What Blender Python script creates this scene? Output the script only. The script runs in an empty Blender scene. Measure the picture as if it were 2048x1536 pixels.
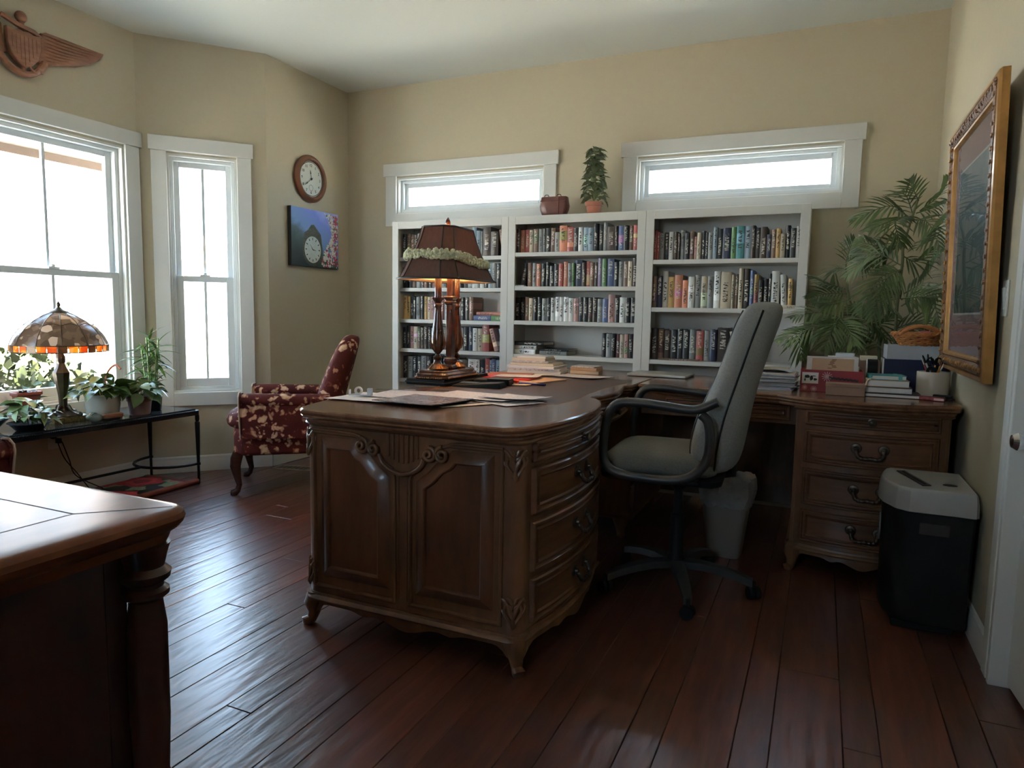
import bpy, bmesh, math, random
from mathutils import Vector, Matrix, noise as mnoise
PI = math.pi
sc = bpy.context.scene
COL = sc.collection
# ---------------------------------------------------------------- camera, world, light, exposure
cam_d = bpy.data.cameras.new('camera'); cam = bpy.data.objects.new('camera', cam_d); COL.objects.link(cam)
CR = Vector((0.912, 0.410, 0.0178)); CF = Vector((-0.407, 0.908, -0.1027))
CF.normalize(); CR = (CR - CF * CR.dot(CF)).normalized(); CU = CR.cross(CF)
M = Matrix.Identity(4)
for i in range(3):
    M[i][0] = CR[i]; M[i][1] = CU[i]; M[i][2] = -CF[i]
M.translation = Vector((0, 0, 1.085))
cam.matrix_world = M
cam_d.sensor_fit = 'HORIZONTAL'; cam_d.sensor_width = 36.0; cam_d.lens = 1372.47 / 2048 * 36
cam_d.clip_start = 0.05; cam_d.clip_end = 300
sc.camera = cam
vs = sc.view_settings
sc.display_settings.display_device = 'sRGB'
vs.view_transform = 'Standard'; vs.look = 'None'; vs.gamma = 1.0; vs.use_curve_mapping = False
vs.exposure = 1.42
W = bpy.data.worlds.new('World'); sc.world = W; W.use_nodes = True
wn = W.node_tree; wn.nodes.clear()
wo = wn.nodes.new('ShaderNodeOutputWorld'); bg = wn.nodes.new('ShaderNodeBackground')
tc = wn.nodes.new('ShaderNodeTexCoord'); sx = wn.nodes.new('ShaderNodeSeparateXYZ'); rp = wn.nodes.new('ShaderNodeValToRGB')
rp.color_ramp.elements[0].position = 0.0; rp.color_ramp.elements[0].color = (0.72, 0.86, 1.0, 1)
rp.color_ramp.elements[1].position = 0.75; rp.color_ramp.elements[1].color = (0.38, 0.62, 1.0, 1)
wn.links.new(tc.outputs['Generated'], sx.inputs[0]); wn.links.new(sx.outputs['Z'], rp.inputs[0])
wn.links.new(rp.outputs[0], bg.inputs[0]); bg.inputs[1].default_value = 6.5
wn.links.new(bg.outputs[0], wo.inputs[0])
sun_d = bpy.data.lights.new('sun', 'SUN'); sun = bpy.data.objects.new('sun', sun_d); COL.objects.link(sun)
sun_d.energy = 140; sun_d.angle = 0.01; sun_d.color = (1, 0.91, 0.77)
sun.rotation_euler = Vector((-0.35, 0.06, -0.93)).to_track_quat('-Z', 'Y').to_euler()
def portal(name, loc, n, w, h):
    d = bpy.data.lights.new(name, 'AREA'); d.shape = 'RECTANGLE'; d.size = w; d.size_y = h; d.cycles.is_portal = True
    o = bpy.data.objects.new(name, d); COL.objects.link(o); o.location = loc
    o.rotation_euler = Vector(n).to_track_quat('-Z', 'Z').to_euler()
sc.cycles.max_bounces = 10; sc.cycles.diffuse_bounces = 6; sc.cycles.glossy_bounces = 4; sc.cycles.transparent_max_bounces = 16
sc.cycles.sample_clamp_indirect = 6.0
sc.cycles.caustics_reflective = False; sc.cycles.caustics_refractive = False

# ---------------------------------------------------------------- helpers
class MB:
    def __init__(s, T=None): s.v = []; s.f = []; s.m = []; s.T = T; s.mi = 0
    def add(s, vs, fs):
        o = len(s.v)
        for p in vs:
            p = Vector(p); s.v.append(s.T(p) if s.T else p)
        for f in fs: s.f.append(tuple(o + i for i in f)); s.m.append(s.mi)
        return s
    def box(s, x0, x1, y0, y1, z0, z1):
        return s.add([(x0,y0,z0),(x1,y0,z0),(x1,y1,z0),(x0,y1,z0),(x0,y0,z1),(x1,y0,z1),(x1,y1,z1),(x0,y1,z1)],
              [(0,3,2,1),(4,5,6,7),(0,1,5,4),(1,2,6,5),(2,3,7,6),(3,0,4,7)])
    def frame(s, x0, x1, y0, y1, z0, z1, w, wt=None, wb=None):   # rectangular frame in xz, thickness y
        wt = w if wt is None else wt; wb = w if wb is None else wb
        s.box(x0, x0+w, y0, y1, z0, z1); s.box(x1-w, x1, y0, y1, z0, z1)
        if wt: s.box(x0+w, x1-w, y0, y1, z1-wt, z1)
        if wb: s.box(x0+w, x1-w, y0, y1, z0, z0+wb)
        return s
    def lathe(s, prof, c=(0,0,0), n=24, sx=1, sy=1, cap=True, ph=0):
        vs = []; fs = []
        for r, z in prof:
            for k in range(n):
                a = 2*PI*k/n + ph; vs.append((c[0]+r*sx*math.cos(a), c[1]+r*sy*math.sin(a), c[2]+z))
        for i in range(len(prof)-1):
            for k in range(n):
                a = i*n+k; b = i*n+(k+1) % n; fs.append((a, b, b+n, a+n))
        if cap:
            fs.append(tuple(reversed(range(n)))); fs.append(tuple(range((len(prof)-1)*n, len(prof)*n)))
        return s.add(vs, fs)
    def tube(s, pts, rad, n=8, closed=False, flat=None):
        P = [Vector(p) for p in pts]; m = len(P)
        R = rad if isinstance(rad, (list, tuple)) else [rad]*m
        vs = []; fs = []; up = None
        for i in range(m):
            if closed: t = P[(i+1) % m] - P[i-1]
            else: t = P[min(i+1, m-1)] - P[max(i-1, 0)]
            t.normalize()
            if up is None:
                up = Vector((0,0,1)) if abs(t.z) < .9 else Vector((1,0,0))
            sd = t.cross(up)
            if sd.length < 1e-5: sd = t.cross(Vector((0,1,0)))
            sd.normalize(); u2 = sd.cross(t).normalized(); up = u2
            for k in range(n):
                a = 2*PI*k/n
                vs.append(P[i] + sd*(R[i]*math.cos(a)*(flat or 1)) + u2*(R[i]*math.sin(a)))
        for i in range(m if closed else m-1):
            j = (i+1) % m
            for k in range(n):
                k2 = (k+1) % n; fs.append((i*n+k, i*n+k2, j*n+k2, j*n+k))
        if not closed:
            fs.append(tuple(reversed(range(n)))); fs.append(tuple(range((m-1)*n, m*n)))
        return s.add(vs, fs)
    def prism(s, poly, z0, z1): return s.slab(poly, [(0, z0), (0, z1)])
    def slab(s, poly, prof, caps=True):        # poly ccw in xy; prof [(inset,z)] from the bottom up
        n = len(poly); vs = []; fs = []
        for ins, z in prof:
            for p in inset(poly, ins): vs.append((p[0], p[1], z))
        for i in range(len(prof)-1):
            for k in range(n):
                a = i*n+k; b = i*n+(k+1) % n; fs.append((a, b, b+n, a+n))
        if caps:
            fs.append(tuple(reversed(range(n)))); fs.append(tuple(range((len(prof)-1)*n, len(prof)*n)))
        return s.add(vs, fs)
    def grid(s, us, ws, fn, thick=None):
        vs = [fn(u, w) for w in ws for u in us]; a = len(us)
        return s.add(vs, [(j*a+i, j*a+i+1, (j+1)*a+i+1, (j+1)*a+i) for j in range(len(ws)-1) for i in range(a-1)])
    def ball(s, c, r, n=10, m=6, sc3=(1,1,1)):
        return s.lathe([(max(1e-4, r*math.sin(PI*i/m))*1.0, -r*math.cos(PI*i/m)*sc3[2]) for i in range(m+1)], c, n, sc3[0], sc3[1])
    def build(s, name, mat, parent=None, smooth=40, bevel=0, **kw):
        me = bpy.data.meshes.new(name); me.from_pydata([tuple(p) for p in s.v], [], s.f)
        for m in (mat if isinstance(mat, (list, tuple)) else [mat]): me.materials.append(m)
        if isinstance(mat, (list, tuple)): me.polygons.foreach_set('material_index', s.m)
        me.update()
        if smooth:
            me.polygons.foreach_set('use_smooth', [True]*len(me.polygons)); me.set_sharp_from_angle(angle=math.radians(smooth))
        return link(name, me, parent, bevel, **kw)
def link(name, me, parent=None, bevel=0, loc=None, rot=None, scale=None):
    o = bpy.data.objects.new(name, me); COL.objects.link(o)
    if parent: o.parent = parent
    if loc is not None: o.location = loc
    if rot is not None: o.rotation_euler = rot
    if scale is not None: o.scale = scale
    if bevel:
        b = o.modifiers.new('edge', 'BEVEL'); b.width = bevel; b.segments = 2; b.limit_method = 'ANGLE'; b.angle_limit = math.radians(40)
    return o
def inset(poly, d):
    n = len(poly)
    if abs(d) < 1e-9: return [tuple(p[:2]) for p in poly]
    out = []
    for i in range(n):
        p0 = Vector(poly[i-1][:2]); p = Vector(poly[i][:2]); p1 = Vector(poly[(i+1) % n][:2])
        a = (p-p0); b = (p1-p)
        if a.length < 1e-9: a = b
        if b.length < 1e-9: b = a
        a.normalize(); b.normalize()
        na = Vector((-a.y, a.x)); nb = Vector((-b.y, b.x)); m = na+nb
        if m.length < 1e-6: m = na
        m.normalize(); k = 1/max(.35, m.dot(na))
        out.append((p.x+m.x*d*k, p.y+m.y*d*k))
    return out
def tag(o, label, cat, group=None, kind=None):
    if label: o['label'] = label
    if cat: o['category'] = cat
    if group: o['group'] = group
    if kind: o['kind'] = kind
    return o
def empty(name, loc=(0,0,0), rz=0, label=None, cat=None, group=None, kind=None):
    o = bpy.data.objects.new(name, None); COL.objects.link(o); o.location = loc; o.rotation_euler = (0,0,rz); o.empty_display_size = .05
    return tag(o, label, cat, group, kind)
def struct(o): o['kind'] = 'structure'; return o
def lerp(a, b, t): return a+(b-a)*t
def arc(cx, cy, r, a0, a1, n, ry=None):
    return [(cx+r*math.cos(math.radians(lerp(a0,a1,i/n))), cy+(ry or r)*math.sin(math.radians(lerp(a0,a1,i/n)))) for i in range(n+1)]
def cat_rom(pts, k=6, closed=False):
    P = [Vector(p) for p in pts]; n = len(P); out = []
    rng = range(n if closed else n-1)
    for i in rng:
        p1 = P[i]; p2 = P[(i+1) % n]
        p0 = P[i-1] if (i > 0 or closed) else p1*2-p2
        p3 = P[(i+2) % n] if (i+2 < n or closed) else p2*2-p1
        for j in range(k):
            t = j/k
            out.append(0.5*((2*p1)+(p2-p0)*t+(2*p0-5*p1+4*p2-p3)*t*t+(3*p1-p0-3*p2+p3)*t**3))
    if not closed: out.append(P[-1])
    return out

# ---------------------------------------------------------------- materials
def newmat(name):
    m = bpy.data.materials.new(name); m.use_nodes = True; nt = m.node_tree; nt.nodes.clear()
    out = nt.nodes.new('ShaderNodeOutputMaterial'); b = nt.nodes.new('ShaderNodeBsdfPrincipled')
    nt.links.new(b.outputs[0], out.inputs[0]); return m, nt, b, out
def N(nt, t, **kw):
    n = nt.nodes.new(t)
    for k, v in kw.items(): setattr(n, k, v)
    return n
def noise(nt, scale, detail=4, rough=.55, coord='Object', mapping=None):
    tcn = N(nt, 'ShaderNodeTexCoord'); nz = N(nt, 'ShaderNodeTexNoise'); nz.inputs['Scale'].default_value = scale
    nz.inputs['Detail'].default_value = detail; nz.inputs['Roughness'].default_value = rough
    src = tcn.outputs[coord]
    if mapping:
        mp = N(nt, 'ShaderNodeMapping'); mp.inputs['Scale'].default_value = mapping; nt.links.new(src, mp.inputs[0]); src = mp.outputs[0]
    nt.links.new(src, nz.inputs['Vector']); return nz
def ramp(nt, src, stops):
    r = N(nt, 'ShaderNodeValToRGB'); e = r.color_ramp.elements
    e[0].position, e[0].color = stops[0][0], (*stops[0][1], 1); e[1].position, e[1].color = stops[-1][0], (*stops[-1][1], 1)
    for p, c in stops[1:-1]: x = e.new(p); x.color = (*c, 1)
    nt.links.new(src, r.inputs[0]); return r
def bump(nt, b, src, strength, dist=.01):
    bp = N(nt, 'ShaderNodeBump'); bp.inputs['Strength'].default_value = strength; bp.inputs['Distance'].default_value = dist
    nt.links.new(src, bp.inputs['Height']); nt.links.new(bp.outputs[0], b.inputs['Normal']); return bp
def plain(name, col, rough=.5, metal=0, var=.12, scale=12, bmp=0, spec=.5, coat=0, sub=0):
    m, nt, b, _ = newmat(name)
    nz = noise(nt, scale)
    r = ramp(nt, nz.outputs[0], [(.25, tuple(c*(1-var) for c in col)), (.75, tuple(min(1, c*(1+var)) for c in col))])
    nt.links.new(r.outputs[0], b.inputs['Base Color'])
    b.inputs['Roughness'].default_value = rough; b.inputs['Metallic'].default_value = metal; b.inputs['Specular IOR Level'].default_value = spec
    if coat: b.inputs['Coat Weight'].default_value = coat; b.inputs['Coat Roughness'].default_value = .08
    if bmp: bump(nt, b, nz.outputs[0], bmp)
    return m
def wood(name, dark, light, mp=(2,2,14), rough=.35, scale=3, coat=.3, bmp=.05, rand=0):
    m, nt, b, _ = newmat(name)
    nz = noise(nt, scale, 6, .6, mapping=mp)
    n2 = noise(nt, scale*.6, 2)
    mx = N(nt, 'ShaderNodeMath', operation='MULTIPLY_ADD'); nt.links.new(n2.outputs[0], mx.inputs[0]); mx.inputs[1].default_value = .5
    nt.links.new(nz.outputs[0], mx.inputs[2])
    r = ramp(nt, mx.outputs[0], [(.45, dark), (.95, light)])
    src = r.outputs[0]
    if rand:
        oi = N(nt, 'ShaderNodeObjectInfo'); hs = N(nt, 'ShaderNodeHueSaturation'); mr = N(nt, 'ShaderNodeMapRange')
        mr.inputs['To Min'].default_value = 1-rand; mr.inputs['To Max'].default_value = 1+rand
        nt.links.new(oi.outputs['Random'], mr.inputs[0]); nt.links.new(mr.outputs[0], hs.inputs['Value']); nt.links.new(src, hs.inputs['Color']); src = hs.outputs[0]
    nt.links.new(src, b.inputs['Base Color']); b.inputs['Roughness'].default_value = rough
    if coat: b.inputs['Coat Weight'].default_value = coat; b.inputs['Coat Roughness'].default_value = .12
    if bmp: bump(nt, b, nz.outputs[0], bmp, .004)
    return m
MT = {}
MT['wall'] = plain('wall_paint', (.53,.47,.345), .62, var=.02, scale=40, bmp=.02, spec=.35)
MT['ceil'] = plain('ceiling_paint', (.74,.76,.70), .8, var=.01, scale=60, bmp=.03, spec=.2)
MT['trim'] = plain('white_trim_paint', (.70,.69,.65), .4, var=.015, scale=8)
MT['vinyl'] = plain('white_window_vinyl', (.72,.74,.74), .35, var=.01)
MT['shelf'] = plain('white_bookcase_paint', (.72,.70,.65), .42, var=.015, scale=6)
MT['desk'] = wood('walnut_stain', (.072,.030,.014), (.205,.095,.044), (3,3,.8), .38, 5, .25, .06)
MT['deskh'] = wood('walnut_stain_horizontal', (.068,.026,.012), (.19,.083,.038), (.8,.8,5), .38, 6, .25, .06)
MT['deskp'] = wood('walnut_panel_stain', (.052,.018,.008), (.16,.060,.026), (3,3,.8), .38, 5, .25, .06)
MT['desktop'] = wood('polished_walnut_top', (.10,.042,.022), (.24,.115,.062), (6,1,6), .22, 4, .6, .02)
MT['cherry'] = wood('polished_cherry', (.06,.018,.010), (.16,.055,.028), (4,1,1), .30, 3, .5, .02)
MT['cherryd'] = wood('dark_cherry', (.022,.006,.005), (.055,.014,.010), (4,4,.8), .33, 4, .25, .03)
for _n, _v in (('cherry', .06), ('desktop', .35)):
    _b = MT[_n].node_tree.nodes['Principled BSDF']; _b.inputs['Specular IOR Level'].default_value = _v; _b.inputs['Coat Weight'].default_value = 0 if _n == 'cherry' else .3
MT['brass'] = plain('antique_pewter', (.09,.07,.055), .35, .9, .3, 40, .2)
MT['iron'] = plain('black_iron', (.012,.013,.015), .45, .5, .3, 30, .2)
MT['black'] = plain('black_plastic', (.009,.009,.009), .55, 0, .2, 30, 0, .25)
MT['dgrey'] = plain('charcoal_plastic', (.034,.033,.031), .4, 0, .2, 30, .05)
MT['silver'] = plain('silver_plastic', (.42,.42,.41), .35, .2, .04, 20)
MT['chrome'] = plain('chrome', (.7,.7,.7), .15, 1, .02)
MT['paper'] = plain('white_paper', (.78,.75,.73), .7, 0, .03, 5)
MT['bluepaper'] = plain('bluish_paper', (.62,.66,.74), .7, 0, .03, 5)
MT['cream'] = plain('cream_paper', (.70,.60,.46), .7, 0, .05, 5)
MT['leafd'] = plain('dark_leaf', (.07,.125,.022), .4, 0, .5, 8)
MT['palm'] = plain('palm_leaf', (.095,.160,.045), .30, 0, .6, 4)
_nt = MT['palm'].node_tree; _b = _nt.nodes['Principled BSDF']; _src = _b.inputs['Base Color'].links[0].from_socket
_oi = N(_nt, 'ShaderNodeObjectInfo'); _hs = N(_nt, 'ShaderNodeHueSaturation'); _m1 = N(_nt, 'ShaderNodeMapRange'); _m2 = N(_nt, 'ShaderNodeMapRange')
_m1.inputs['To Min'].default_value = .45; _m1.inputs['To Max'].default_value = 1.35; _m2.inputs['To Min'].default_value = 1.1; _m2.inputs['To Max'].default_value = .65
_nt.links.new(_oi.outputs['Random'], _m1.inputs[0]); _nt.links.new(_oi.outputs['Random'], _m2.inputs[0]); _nt.links.new(_m1.outputs[0], _hs.inputs['Value']); _nt.links.new(_m2.outputs[0], _hs.inputs['Saturation'])
_nt.links.new(_src, _hs.inputs['Color']); _nt.links.new(_hs.outputs[0], _b.inputs['Base Color'])
MT['leafl'] = plain('pale_leaf', (.20,.27,.09), .45, 0, .4, 8)
MT['ivy'] = plain('ivy_leaf', (.17,.21,.12), .5, 0, .5, 10)
MT['terra'] = plain('terracotta', (.34,.13,.085), .75, 0, .15, 12, .1)
MT['soil'] = plain('potting_soil', (.03,.02,.015), .95, 0, .4, 60, .5)
# ---------------------------------------------------------------- more materials
def glass_mat(name, tint=(1,1,1), ior=1.45):
    m = bpy.data.materials.new(name); m.use_nodes = True; nt = m.node_tree; nt.nodes.clear()
    out = N(nt, 'ShaderNodeOutputMaterial'); tr = N(nt, 'ShaderNodeBsdfTransparent'); gl = N(nt, 'ShaderNodeBsdfGlossy'); mx = N(nt, 'ShaderNodeMixShader'); fr = N(nt, 'ShaderNodeFresnel')
    tr.inputs[0].default_value = (*tint, 1); gl.inputs['Roughness'].default_value = .02; fr.inputs[0].default_value = ior
    ge = N(nt, 'ShaderNodeNewGeometry'); mu = N(nt, 'ShaderNodeMath', operation='MULTIPLY'); sb_ = N(nt, 'ShaderNodeMath', operation='SUBTRACT'); sb_.inputs[0].default_value = 1
    nt.links.new(ge.outputs['Backfacing'], sb_.inputs[1]); fr.inputs[0].default_value = ior; nt.links.new(fr.outputs[0], mu.inputs[0]); nt.links.new(sb_.outputs[0], mu.inputs[1]); nt.links.new(mu.outputs[0], mx.inputs[0]); nt.links.new(tr.outputs[0], mx.inputs[1]); nt.links.new(gl.outputs[0], mx.inputs[2]); nt.links.new(mx.outputs[0], out.inputs[0]); return m
MT['glass'] = glass_mat('window_glass', (.96,.98,.97))
MT['pglass'] = glass_mat('picture_glass', (.95,.95,.95), 1.25)
def plank_mat():
    m, nt, b, _ = newmat('hand_scraped_plank')
    nz = noise(nt, 2.2, 6, .6, 'Object', (16, 1.2, 1)); oi = N(nt, 'ShaderNodeObjectInfo')
    ad = N(nt, 'ShaderNodeVectorMath', operation='ADD'); tcn = N(nt, 'ShaderNodeTexCoord'); ml = N(nt, 'ShaderNodeVectorMath', operation='SCALE')
    cmb = N(nt, 'ShaderNodeCombineXYZ'); nt.links.new(oi.outputs['Random'], cmb.inputs[0]); nt.links.new(oi.outputs['Random'], cmb.inputs[1])
    nt.links.new(cmb.outputs[0], ml.inputs[0]); ml.inputs['Scale'].default_value = 40
    nt.links.new(tcn.outputs['Object'], ad.inputs[0]); nt.links.new(ml.outputs[0], ad.inputs[1])
    mp = N(nt, 'ShaderNodeMapping'); mp.inputs['Scale'].default_value = (14, 1.2, 1); nt.links.new(ad.outputs[0], mp.inputs[0]); nt.links.new(mp.outputs[0], nz.inputs['Vector'])
    r = ramp(nt, nz.outputs[0], [(.3, (.055,.013,.008)), (.55, (.105,.028,.015)), (.8, (.16,.05,.028))])
    hs = N(nt, 'ShaderNodeHueSaturation'); mr = N(nt, 'ShaderNodeMapRange'); mr.inputs['To Min'].default_value = .7; mr.inputs['To Max'].default_value = 1.25
    nt.links.new(oi.outputs['Random'], mr.inputs[0]); nt.links.new(mr.outputs[0], hs.inputs['Value']); nt.links.new(r.outputs[0], hs.inputs['Color'])
    nt.links.new(hs.outputs[0], b.inputs['Base Color'])
    n2 = N(nt, 'ShaderNodeTexNoise'); n2.inputs['Scale'].default_value = 3; n2.inputs['Detail'].default_value = 2
    mp2 = N(nt, 'ShaderNodeMapping'); mp2.inputs['Scale'].default_value = (9, 1.6, 1); nt.links.new(ad.outputs[0], mp2.inputs[0]); nt.links.new(mp2.outputs[0], n2.inputs['Vector'])
    b.inputs['Roughness'].default_value = .38; b.inputs['Coat Weight'].default_value = .65; b.inputs['Coat Roughness'].default_value = .26
    bp = N(nt, 'ShaderNodeBump'); bp.inputs['Strength'].default_value = .55; bp.inputs['Distance'].default_value = .005; nt.links.new(n2.outputs[0], bp.inputs['Height'])
    bp2 = N(nt, 'ShaderNodeBump'); bp2.inputs['Strength'].default_value = .12; bp2.inputs['Distance'].default_value = .002
    nt.links.new(nz.outputs[0], bp2.inputs['Height']); nt.links.new(bp.outputs[0], bp2.inputs['Normal']); nt.links.new(bp2.outputs[0], b.inputs['Normal'])
    nt.links.new(bp.outputs[0], b.inputs['Coat Normal'])
    return m
MT['plank'] = plank_mat()
MT['gap'] = plain('dark_subfloor', (.010,.004,.003), .8)

# ---------------------------------------------------------------- room shell
XA, XL, XR, YB, HC = -3.935, -3.43, .533, 4.462, 2.746
c1 = Vector((XA, 3.034)); c2 = Vector((XL, 3.60)); Y0 = -1.4
def local(p0, p1):          # s along, o outward, z up ; room lies to the right of p0->p1
    d = (Vector(p1)-Vector(p0)); L = d.length; d.normalize(); n = Vector((-d.y, d.x))
    return (lambda v: Vector((p0[0]+d.x*v[0]+n.x*v[1], p0[1]+d.y*v[0]+n.y*v[1], v[2]))), L
def wall(name, p0, p1, holes, mat=None, th=.16):
    T, L = local(p0, p1); mb = MB(T)
    ss = sorted({0, L, *[h[0] for h in holes], *[h[1] for h in holes]}); zs = sorted({0, HC, *[h[2] for h in holes], *[h[3] for h in holes]})
    hole = lambda s, z: any(h[0] < s < h[1] and h[2] < z < h[3] for h in holes)
    idx = {}
    def V(i, j, o):
        k = (i, j, o)
        if k not in idx: idx[k] = len(mb.v); mb.v.append(T((ss[i], th*o, zs[j])))
        return idx[k]
    def face(*q): mb.f.append(q); mb.m.append(0)
    nS, nZ = len(ss)-1, len(zs)-1
    solid = lambda i, j: 0 <= i < nS and 0 <= j < nZ and not hole((ss[i]+ss[i+1])/2, (zs[j]+zs[j+1])/2)
    for i in range(nS):
        for j in range(nZ):
            if not solid(i, j): continue
            face(V(i,j,0), V(i+1,j,0), V(i+1,j+1,0), V(i,j+1,0)); face(V(i,j,1), V(i,j+1,1), V(i+1,j+1,1), V(i+1,j,1))
            if not solid(i-1, j): face(V(i,j,0), V(i,j+1,0), V(i,j+1,1), V(i,j,1))
            if not solid(i+1, j): face(V(i+1,j,0), V(i+1,j,1), V(i+1,j+1,1), V(i+1,j+1,0))
            if not solid(i, j-1): face(V(i,j,0), V(i,j,1), V(i+1,j,1), V(i+1,j,0))
            if not solid(i, j+1): face(V(i,j+1,0), V(i+1,j+1,0), V(i+1,j+1,1), V(i,j+1,1))
    return struct(mb.build(name, mat or MT['wall'], smooth=0)), T, L
def window(name, p0, p1, s0, s1, z0, z1, cas=.092, head=.09, ear=.016, double=True, muntin=True, wd=None, jd=.13, sillz=None):
    T, L = local(p0, p1)
    root = struct(empty(name))
    m = MB(T); hz = z1+head
    m.box(s0-cas-ear, s1+cas+ear, -.028, 0, z1+.012, hz+.012)                    # head casing with ears
    m.box(s0-cas, s0, -.02, 0, z0-cas, z1+.012); m.box(s1, s1+cas, -.02, 0, z0-cas, z1+.012); m.box(s0, s1, -.02, 0, z0-cas, z0)
    m.build('casing', MT['trim'], root, 0, .003)
    j = MB(T); j.frame(s0-.001, s1+.001, 0, jd, z0-.001, z1+.001, .014); j.build('jamb', MT['trim'], root, 0)
    f = MB(T); f.frame(s0+.013, s1-.013, .035, .115, z0+.013, z1-.013, .022); f.build('vinyl_frame', MT['vinyl'], root, 0, .003)
    a, b = s0+.033, s1-.033; lo, hi = z0+.033, z1-.033
    def sash(nm, o0, zz0, zz1, st, bt, tp, mun=True):
        q = MB(T); q.frame(a, b, o0, o0+.032, zz0, zz1, st, tp, bt); o = q.build(nm, MT['vinyl'], root, 0, .004)
        g = MB(T); g.box(a+st-.005, b-st+.005, o0+.014, o0+.018, zz0+bt-.005, zz1-tp+.005); g.build('pane', MT['glass'], o, 0)
        if mun:
            mm = MB(T); c = (a+b)/2; mm.box(c-.008, c+.008, o0+.006, o0+.026, zz0+bt-.003, zz1-tp+.003); mm.build('muntin', MT['vinyl'], o, 0)
        return o
    if double:
        mid = (lo+hi)/2 - .02
        sash('upper_sash', .075, mid-.015, hi, .035, .035, .035); s = sash('lower_sash', .04, lo, mid+.02, .045, .055, .038)
        k = MB(T); c = (a+b)/2; k.box(c-.03, c+.03, .03, .06, mid+.018, mid+.030); k.lathe([(.012,0),(.012,.014),(.004,.02)], (c, .045, mid+.028), 10); k.build('sash_lock', MT['vinyl'], s)
    else:
        sash('fixed_sash', .06, lo, hi, .03, .03, .035, muntin)
    return root
# wall A, window 1
YA = 1.986; c0 = Vector((XL, YA-(c2.y-c1.y)))
wall('wall_left', (XA, YA), tuple(c1), [(2.08-YA, 2.94-YA, .53, 2.05)])
window('window_1', (XA, YA), tuple(c1), 2.08-YA, 2.94-YA, .53, 2.05)
wall('wall_bay', tuple(c0), (XA, YA), [(.18, .592, .53, 2.05)])
window('window_5', tuple(c0), (XA, YA), .18, .592, .53, 2.05, cas=.088, ear=.012)
wall('wall_front', (XL, Y0), tuple(c0), [])
wall('wall_bay', tuple(c1), tuple(c2), [(.160, .572, .53, 2.05)])
window('window_2', tuple(c1), tuple(c2), .160, .572, .53, 2.05, cas=.088, ear=.012)
wall('wall_alcove', tuple(c2), (XL, YB), [])
t1 = (-2.975-XL, -1.785-XL, 1.812, 2.078); t2 = (-1.14-XL, .058-XL, 1.812, 2.085)
wall('wall_back', (XL, YB), (XR, YB), [t1, t2])
window('window_3', (XL, YB), (XR, YB), *t1, double=False, muntin=False)
window('window_4', (XL, YB), (XR, YB), *t2, double=False, muntin=False)
YE = 2.42
wall('wall_right', (XR, YB), (XR, YE), [])
rx = XR+1.6
wall('wall_rear', (rx, Y0), (XL, Y0), [(rx+.6, rx+1.3, 1.25, 2.1)])
window('added_rear_window', (rx, Y0), (XL, Y0), rx+.6, rx+1.3, 1.25, 2.1)  # unseen window added in the rear wall to brighten the desk front
portal('portal_6', (-.95, Y0-.02, 1.675), (0,1,0), .7, .85)
m = MB(); m.box(XR+1.45, XR+1.6, Y0, YE+.1, 0, HC); m.box(XR+.16, XR+1.45, YE-.02, YE+.1, 0, HC)
struct(m.build('wall_hall', MT['wall'], smooth=0))
m = MB(); m.box(XR, XR+.16, YE-.02, YE, 0, HC); struct(m.build('trim_1', MT['trim'], smooth=0))
m = MB(); m.box(XR-.018, XR, YE, YE+.06, 0, 2.10); struct(m.build('trim_2', MT['trim'], smooth=0, bevel=.003))
m = MB(); m.box(XR-.018, XR+.06, YE-.04, YE-.015, 0, 2.10); struct(m.build('trim_3', MT['trim'], smooth=0, bevel=.003))
m = MB(); m.prism([(XA-.17,Y0-.17),(XR+1.65,Y0-.17),(XR+1.65,YB+.17),(XL-.17,YB+.17),(XL-.17,c2.y+.05),(XA-.17,c1.y+.05)], HC, HC+.1)
struct(m.build('ceiling', MT['ceil'], smooth=0))
# door 1: white slab standing open at the end of the wall
door = struct(empty('door_1', (.598, 2.385, 0), math.radians(-86)))
m = MB(); m.box(0, .80, -.035, 0, .012, 2.06); m.build('slab', MT['trim'], door, 0, .003)
m = MB()
for (a, b, c, d) in ((.11,.37,.25,.95),(.43,.69,.25,.95),(.11,.37,1.08,1.9),(.43,.69,1.08,1.9)):
    m.frame(a, b, -.045, -.034, c, d, .018)
m.build('panel_moulding', MT['trim'], door, 0, .004)
# a lever knob where the photograph shows it
m = MB(lambda v: Vector((v.x, -v.z-.034, v.y))); m.lathe([(.026,0),(.026,.006),(.012,.012),(.010,.035),(.022,.045),(.026,.058),(.018,.070),(.001,.074)], (.085, .755, 0), 20); m.build('knob', MT['chrome'], door)
# baseboards
def baseboard(name, p0, p1, e0=0, e1=0):
    T, L = local(p0, p1); m = MB(T); pr = [(0,0),(-.014,0),(-.014,.075),(-.011,.082),(-.011,.096),(-.006,.104),(0,.106)]
    n = len(pr); vs = [(s, o, z) for s in (e0, L-e1) for o, z in pr]
    m.add(vs, [(k, (k+1) % n, (k+1) % n+n, k+n) for k in range(n)]+[tuple(range(n)), tuple(reversed(range(n, 2*n)))])
    return struct(m.build(name, MT['trim'], smooth=30))
baseboard('baseboard_left', (XA, YA), tuple(c1)); baseboard('baseboard_bay', tuple(c1), tuple(c2)); baseboard('baseboard_alcove', tuple(c2), (XL, YB))
baseboard('baseboard_back', (XL, YB), (XR, YB)); baseboard('baseboard_right', (XR, YB), (XR, YE+.06))
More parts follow.
